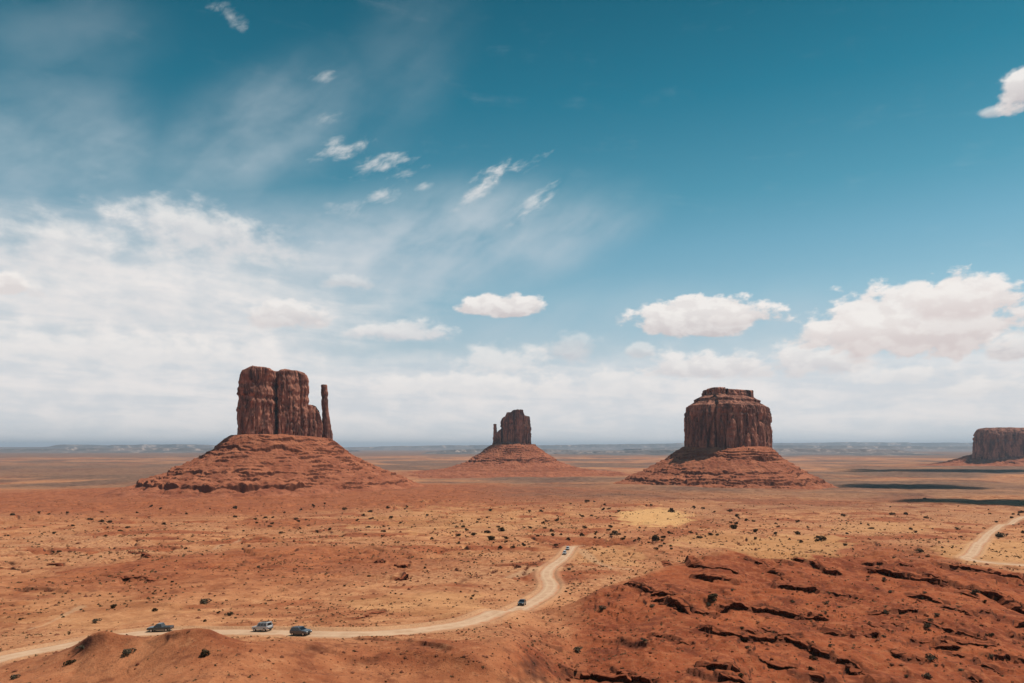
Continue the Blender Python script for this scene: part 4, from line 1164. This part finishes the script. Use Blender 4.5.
# rubble below the ledges, in the gully at the foot of the hill and on the bank beside the dune
for (n_, cx_, cy_, wx, wy) in ((2600, 840, 630, 230, 55), (900, 545, 658, 75, 32), (700, 395, 657, 95, 20), (450, 620, 586, 50, 14), (350, 245, 655, 60, 25)):
    a_ = rng.normal(0, .55, (n_, 2)); pp = cx_ + wx * a_[:, 0]; qq = cy_ + wy * a_[:, 1]
    g_ = (qq < 690) & (qq > np.where(pp > 590, np.interp(pp, HP, HPY) + 4, 560)); xx, yy = hit_many(pp[g_], qq[g_])
    f_ = off_road(xx, yy); x = np.concatenate([x, xx[f_]]); y = np.concatenate([y, yy[f_]])
r = np.hypot(x, y); z = ground(x, y); n = len(x)
s = (rng.pareto(2.6, n) * .12 + .10).clip(.1, .75) * np.clip(r / 220, .6, 2.2)
oct_ = np.array([(1,0,0),(0,1,0),(-1,0,0),(0,-1,0),(0,0,1),(0,0,-.6)], float)
ft = np.array([(0,1,4),(1,2,4),(2,3,4),(3,0,4),(1,0,5),(2,1,5),(3,2,5),(0,3,5)])
jit = rng.uniform(.55, 1.25, (n, 6, 3)); a = rng.uniform(0, 6.28, n); ca, sa = np.cos(a), np.sin(a)
pv_ = oct_[None] * jit * s[:, None, None] * np.array([1.2, .9, .6])
vx = pv_[..., 0] * ca[:, None] - pv_[..., 1] * sa[:, None] + x[:, None]; vy = pv_[..., 0] * sa[:, None] + pv_[..., 1] * ca[:, None] + y[:, None]; vz = pv_[..., 2] + z[:, None] + .15 * s[:, None]
Vs = np.stack([vx, vy, vz], -1).reshape(-1, 3); Ts = (ft[None] + 6 * np.arange(n)[:, None, None]).reshape(-1, 3)
STONE = simple_mat('stone', (0.20, 0.07, 0.038), 0.95, spec=0.1, vary=0.5, scale=0.7)
tag(obj('stones', mesh_np('stones', Vs, np.zeros((0, 4), int), STONE, False, Ts)), kind='stuff')
x, y, r, rng = scatter_points(32000, 77, 95, 1500)
cl_ = fbm2(x / 60, y / 60, 3, 511); px = CX + F * x / y
keep = off_road(x, y) & (rng.uniform(size=len(x)) < np.clip(.45 + .9 * cl_, .05, 1) * np.where((px < 545) & (y < 132), .35, 1)) & (np.hypot((x - 650 * (655-CX)/F) / 34, (y - 700) / 90) > 1)
x, y, r = x[keep], y[keep], r[keep]; z = ground(x, y); n = len(x)
s = (.16 + .5 * rng.uniform(0, 1, n) ** 2) * np.clip(r / 200, .7, 2.4)
K = 9
d = rng.normal(size=(n, K, 3)); d /= np.linalg.norm(d, axis=2)[..., None]; d[..., 2] = np.abs(d[..., 2])
c = np.stack([x, y, z], 1)[:, None] + d * (s[:, None, None] * np.array([.7, .7, .6])) * rng.uniform(.3, 1, (n, K, 1))
u = rng.normal(size=(n, K, 3)); u /= np.linalg.norm(u, axis=2)[..., None]; w = np.cross(u, rng.normal(size=(n, K, 3))); w /= np.linalg.norm(w, axis=2)[..., None] + 1e-9
h_ = s[:, None, None] * .30
Vt = np.stack([c - u*h_ - w*h_*.5, c + u*h_ - w*h_*.5, c + u*h_ + w*h_*.5, c - u*h_ + w*h_*.5], 2).reshape(-1, 3)
Qt = np.arange(n * K * 4).reshape(-1, 4)
SCRUB = leaf_mat('dry_scrub_leaf', (0.070, 0.040, 0.022), (0.28, 0.175, 0.090))
tag(obj('dry_scrub', mesh_np('dry_scrub', Vt, Qt, SCRUB, False)), kind='stuff')

x, y, r, rng = scatter_points(9000, 83, 240, 1150)
cl_ = fbm2(x / 50, y / 50, 3, 521); px = CX + F * x / y
keep = off_road(x, y) & (rng.uniform(size=len(x)) < np.clip(.30 + 1.1 * cl_, .02, 1) * (.35 + .65 * np.exp(-((px - 620) / 260) ** 2))) & ((px < 600) | (y > np.interp(px, HP, HYC) + 12)) & (np.hypot((x - 700 * (655-CX)/F) / 36, (y - 700) / 95) > 1)
x, y, r = x[keep], y[keep], r[keep]; z = ground(x, y); n = len(x); s = rng.uniform(.35, .95, n) * np.clip(r / 500, .7, 1.5); K = 16
d = rng.normal(size=(n, K, 3)); d /= np.linalg.norm(d, axis=2)[..., None]; d[..., 2] = np.abs(d[..., 2])
c = np.stack([x, y, z], 1)[:, None] + d * (s[:, None, None] * np.array([.8, .8, .75])) * rng.uniform(.3, 1, (n, K, 1))
u = rng.normal(size=(n, K, 3)); u /= np.linalg.norm(u, axis=2)[..., None]; w = np.cross(u, rng.normal(size=(n, K, 3))); w /= np.linalg.norm(w, axis=2)[..., None] + 1e-9
h_ = s[:, None, None] * .32
Vt = np.stack([c - u*h_ - w*h_*.6, c + u*h_ - w*h_*.6, c + u*h_ + w*h_*.6, c - u*h_ + w*h_*.6], 2).reshape(-1, 3)
BRUSH = leaf_mat('low_brush_leaf', (0.050, 0.034, 0.018), (0.12, 0.085, 0.046))
tag(obj('low_brush', mesh_np('low_brush', Vt, np.arange(n * K * 4).reshape(-1, 4), BRUSH, False)), kind='stuff')

# ------------------------------------------------------------------ vehicles
GLASS = simple_mat('tinted_glass', (0.012, 0.016, 0.022), 0.08, spec=0.6, vary=0.1)
TYRE = simple_mat('tyre_rubber', (0.018, 0.017, 0.016), 0.9)
RIM = simple_mat('rim_alloy', (0.42, 0.42, 0.43), 0.35, metal=0.8)
LAMP = simple_mat('lamp_lens', (0.75, 0.75, 0.72), 0.12, spec=0.8, vary=.05)
TAIL = simple_mat('tail_lens', (0.30, 0.015, 0.012), 0.2)
TRIM = simple_mat('black_trim', (0.025, 0.025, 0.026), 0.6)
LOAD = simple_mat('tarp', (0.07, 0.085, 0.12), 0.8, vary=.4)
def paint(name, c): return simple_mat(name, c, 0.32, spec=0.5, vary=0.05, coat=0.5)

def loft(rings, bmx):
    rv = [[bmx.verts.new(p) for p in r] for r in rings]
    for a, b in zip(rv[:-1], rv[1:]):
        for i in range(len(a)):
            j = (i + 1) % len(a); bmx.faces.new((a[i], a[j], b[j], b[i]))
    bmx.faces.new(list(reversed(rv[0]))); bmx.faces.new(rv[-1])
def to_mesh(bmx, name, mat, bevel=0.0):
    if bevel: bmesh.ops.bevel(bmx, geom=list(bmx.edges), offset=bevel, segments=2, affect='EDGES', profile=.6)
    bmesh.ops.recalc_face_normals(bmx, faces=list(bmx.faces))
    me = bpy.data.meshes.new(name); bmx.to_mesh(me); bmx.free(); me.materials.append(mat); return me
def box(bmx, c, s):
    g = bmesh.ops.create_cube(bmx, size=1.0)
    bmesh.ops.transform(bmx, matrix=Matrix.Translation(c) @ Matrix.Diagonal((*s, 1)), verts=g['verts'])
SHAPES = {   # L, W, body stations (x, zbottom, ztop), cabin: base x0 x1, roof x2 x3, zbase, zroof
 'suv':    (4.6, 1.90, [(-2.3,.50,.95),(-2.2,.36,1.06),(-1.2,.30,1.10),(.75,.30,1.08),(1.55,.33,1.02),(2.15,.36,.92),(2.3,.48,.78)], (-2.15, .95, -1.85, .10, 1.06, 1.72)),
 'offroad':(4.8, 1.92, [(-2.4,.55,1.05),(-2.34,.45,1.12),(-1.2,.40,1.14),(.85,.40,1.14),(1.7,.42,1.12),(2.3,.45,1.06),(2.4,.52,.95)], (-2.32, .95, -2.25, .42, 1.12, 1.95)),
 'pickup': (5.7, 1.98, [(-2.85,.55,1.02),(-2.8,.46,1.10),(-1.4,.42,1.10),(1.1,.42,1.12),(2.0,.44,1.10),(2.7,.48,1.0),(2.85,.56,.85)], (-.85, 1.35, -.55, .60, 1.10, 1.86)),
 'sedan':  (4.7, 1.84, [(-2.35,.42,.86),(-2.25,.30,.96),(-1.3,.24,.98),(.85,.24,.96),(1.6,.26,.88),(2.2,.30,.76),(2.35,.40,.64)], (-1.85, 1.05, -1.20, .15, .94, 1.45)),
}
def make_car(kind, pmat, label, name='parked_car', cat='car', group='cars on the dirt road', rack=False, low=False):
    L, W, stn, (c0, c1, r0, r1, zb, zr) = SHAPES[kind]
    root = empty(name, (0, 0, 0)); tag(root, label, cat, group)
    bmx = bmesh.new(); hw = W / 2; rings = []
    for x, a, b in stn:
        k = .90 if abs(x) > L / 2 - .02 else 1.0
        rings.append([(x, -hw*k*.93, a), (x, hw*k*.93, a), (x, hw*k, a + .45*(b-a)), (x, hw*k*.985, b - .08), (x, hw*k*.90, b), (x, -hw*k*.90, b), (x, -hw*k*.985, b - .08), (x, -hw*k, a + .45*(b-a))])
    loft(rings, bmx)
    hb, ht_ = hw * .93, hw * .76
    loft([[(c0, -hb, zb - .06), (c1, -hb, zb - .06), (c1, hb, zb - .06), (c0, hb, zb - .06)],
          [(c0 + .03, -hb, zb), (c1 - .03, -hb, zb), (c1 - .03, hb, zb), (c0 + .03, hb, zb)],
          [(r0, -ht_, zr - .05), (r1, -ht_, zr - .05), (r1, ht_, zr - .05), (r0, ht_, zr - .05)],
          [(r0 + .12, -ht_ + .10, zr), (r1 - .15, -ht_ + .10, zr), (r1 - .15, ht_ - .10, zr), (r0 + .12, ht_ - .10, zr)]], bmx)
    body = obj('body', to_mesh(bmx, 'body', pmat), root)
    B = lambda x, y: Vector((x, y, zb)); Tp = lambda x, y: Vector((x, y, zr - .05))
    def pane(name, q, u0, u1, v0, v1, n):
        bmx = bmesh.new(); a, b, c, d = q
        def P(u, v): return (a.lerp(b, u)).lerp(d.lerp(c, u), v)
        for w0, w1 in u0u1(u0, u1, n):
            ps = [P(w0, v0), P(w1, v0), P(w1, v1), P(w0, v1)]
            nn = (ps[1] - ps[0]).cross(ps[3] - ps[0]).normalized()
            o = [p + nn * .008 for p in ps]; i_ = [p - nn * .012 for p in ps]
            vo = [bmx.verts.new(p) for p in o]; vi = [bmx.verts.new(p) for p in i_]
            bmx.faces.new(vo); bmx.faces.new(list(reversed(vi)))
            for k in range(4): bmx.faces.new((vo[k], vi[k], vi[(k+1) % 4], vo[(k+1) % 4]))
        return obj(name, to_mesh(bmx, name, GLASS), root)
    def u0u1(a, b, n):
        w = (b - a) / n; return [(a + i*w + .012, a + (i+1)*w - .012) for i in range(n)]
    C0, C1 = c0 + .03, c1 - .03
    pane('windshield', (B(C1, -hb), B(C1, hb), Tp(r1, ht_), Tp(r1, -ht_)), .06, .94, .08, .90, 1)
    pane('rear_window', (B(C0, hb), B(C0, -hb), Tp(r0, -ht_), Tp(r0, ht_)), .08, .92, .15, .88, 1)
    ns = {'suv': 3, 'offroad': 3, 'pickup': 2, 'sedan': 2}[kind]
    pane('side_window', (B(C0, -hb), B(C1, -hb), Tp(r1, -ht_), Tp(r0, -ht_)), .05, .93, .10, .90, ns)
    pane('side_window', (B(C1, hb), B(C0, hb), Tp(r0, ht_), Tp(r1, ht_)), .07, .95, .10, .90, ns)
    wr = .40 if kind in ('offroad', 'pickup') else .35
    for sx in (-.31, .31):
        for sy in (-1, 1):
            bmx = bmesh.new(); bmesh.ops.create_cone(bmx, cap_ends=True, segments=24, radius1=wr, radius2=wr, depth=.25, matrix=Matrix.Translation((sx * L, sy * (hw - .10), wr)) @ Matrix.Rotation(math.pi/2, 4, 'X'))
            w_ = obj('wheel', to_mesh(bmx, 'wheel', TYRE), root)
            bmx = bmesh.new(); bmesh.ops.create_cone(bmx, cap_ends=True, segments=16, radius1=wr*.62, radius2=wr*.62, depth=.02, matrix=Matrix.Translation((sx * L, sy * (hw + .03), wr)) @ Matrix.Rotation(math.pi/2, 4, 'X'))
            obj('rim', to_mesh(bmx, 'rim', RIM), w_)
    zl = stn[-2][2] - .16
    for sy in (-1, 1):
        bmx = bmesh.new(); box(bmx, (L/2 - .04, sy * hw * .66, zl), (.16, .34, .15)); obj('headlight', to_mesh(bmx, 'headlight', LAMP, .02), root)
        bmx = bmesh.new(); box(bmx, (-L/2 + .03, sy * hw * .74, stn[1][2] - .18), (.12, .20, .22)); obj('tail_light', to_mesh(bmx, 'tail_light', TAIL, .02), root)
        bmx = bmesh.new(); box(bmx, (C1 - .30, sy * (hw + .10), zb + .10), (.10, .20, .15)); obj('mirror', to_mesh(bmx, 'mirror', pmat, .03), root)
    for sx in (-1, 1):
        bmx = bmesh.new(); box(bmx, (sx * (L/2 - .02), 0, stn[0][1] + .06), (.16, W * .86, .20)); obj('bumper', to_mesh(bmx, 'bumper', TRIM, .03), root)
    bmx = bmesh.new(); box(bmx, (L/2 - .015, 0, zl - .02), (.10, W * .42, .16)); obj('grille', to_mesh(bmx, 'grille', TRIM, .01), root)
    if kind == 'pickup':
        bmx = bmesh.new(); box(bmx, (-1.84, 0, 1.085), (1.80, W * .78, .06)); obj('cargo_bed', to_mesh(bmx, 'cargo_bed', TRIM, .01), root)
    if rack:
        bmx = bmesh.new()
        for yy in (-.6, 0, .6): box(bmx, ((r0 + r1) / 2, yy, zr + .09), ((r1 - r0) * .82, .05, .05))
        for xx in (-.35, -.1, .15, .38): box(bmx, ((r0 + r1) / 2 + xx * (r1 - r0), 0, zr + .06), (.05, 1.30, .05))
        obj('roof_rack', to_mesh(bmx, 'roof_rack', TRIM), root)
    return root
def road_place(root, px, side, rev, C=R1, cz=R1Z, ymax=None, ymin=None, Y=None):
    pp = CX + F * C[:, 0] / C[:, 1]
    d = np.abs(pp - px)
    if ymin: d = d + 1e6 * (C[:, 1] < ymin)
    if ymax: d = d + 1e6 * (C[:, 1] > ymax)
    if Y: d = np.abs(C[:, 1] - Y)
    i = int(np.argmin(d)); i = min(max(i, 2), len(C) - 3)
    T = C[i+2] - C[i-2]; T /= np.linalg.norm(T)
    if rev: T = -T
    Nn = np.array([T[1], -T[0]])      # right hand side of the heading
    p = C[i] + Nn * side
    sl_ = (cz[i+2] - cz[i-2]) / np.linalg.norm(C[i+2] - C[i-2]) * (-1 if rev else 1)
    root.scale = (.94, .94, .94); root.location = (p[0], p[1], cz[i] + .02); root.rotation_euler = (0, -math.atan(sl_), math.atan2(T[1], T[0]))
WHITE = paint('white_paint', (0.46, 0.47, 0.48)); DARK = paint('charcoal_paint', (0.030, 0.036, 0.042)); SILV = paint('slate_paint', (0.045, 0.060, 0.066)); GREYP = paint('grey_paint', (0.075, 0.085, 0.10))
road_place(make_car('pickup', SILV, 'dark pickup truck heading left just above the orange dune', 'pickup_truck', 'pickup truck'), 157, 1.0, True, ymax=200)
road_place(make_car('offroad', WHITE, 'boxy pale off-roader with dark windows behind the dark pickup', 'off_roader', 'off-roader', rack=True), 259, 1.2, True, ymax=200)
road_place(make_car('suv', GREYP, 'dark grey car heading right on the straight road, beside the pale off-roader'), 305, 1.3, False, ymax=200)
road_place(make_car('suv', DARK, 'black car coming down the lower bend of the road, alone'), 526, 1.2, True, ymax=260)
vA = make_car('offroad', WHITE, 'tiny pale vehicle at the very top end of the road', 'distant_car'); road_place(vA, 575.5, .9, True, Y=399)
vB = copy_tree(vA); vB['label'] = 'tiny pale vehicle just below the one at the top end of the road'; road_place(vB, 572.5, .9, True, Y=379)
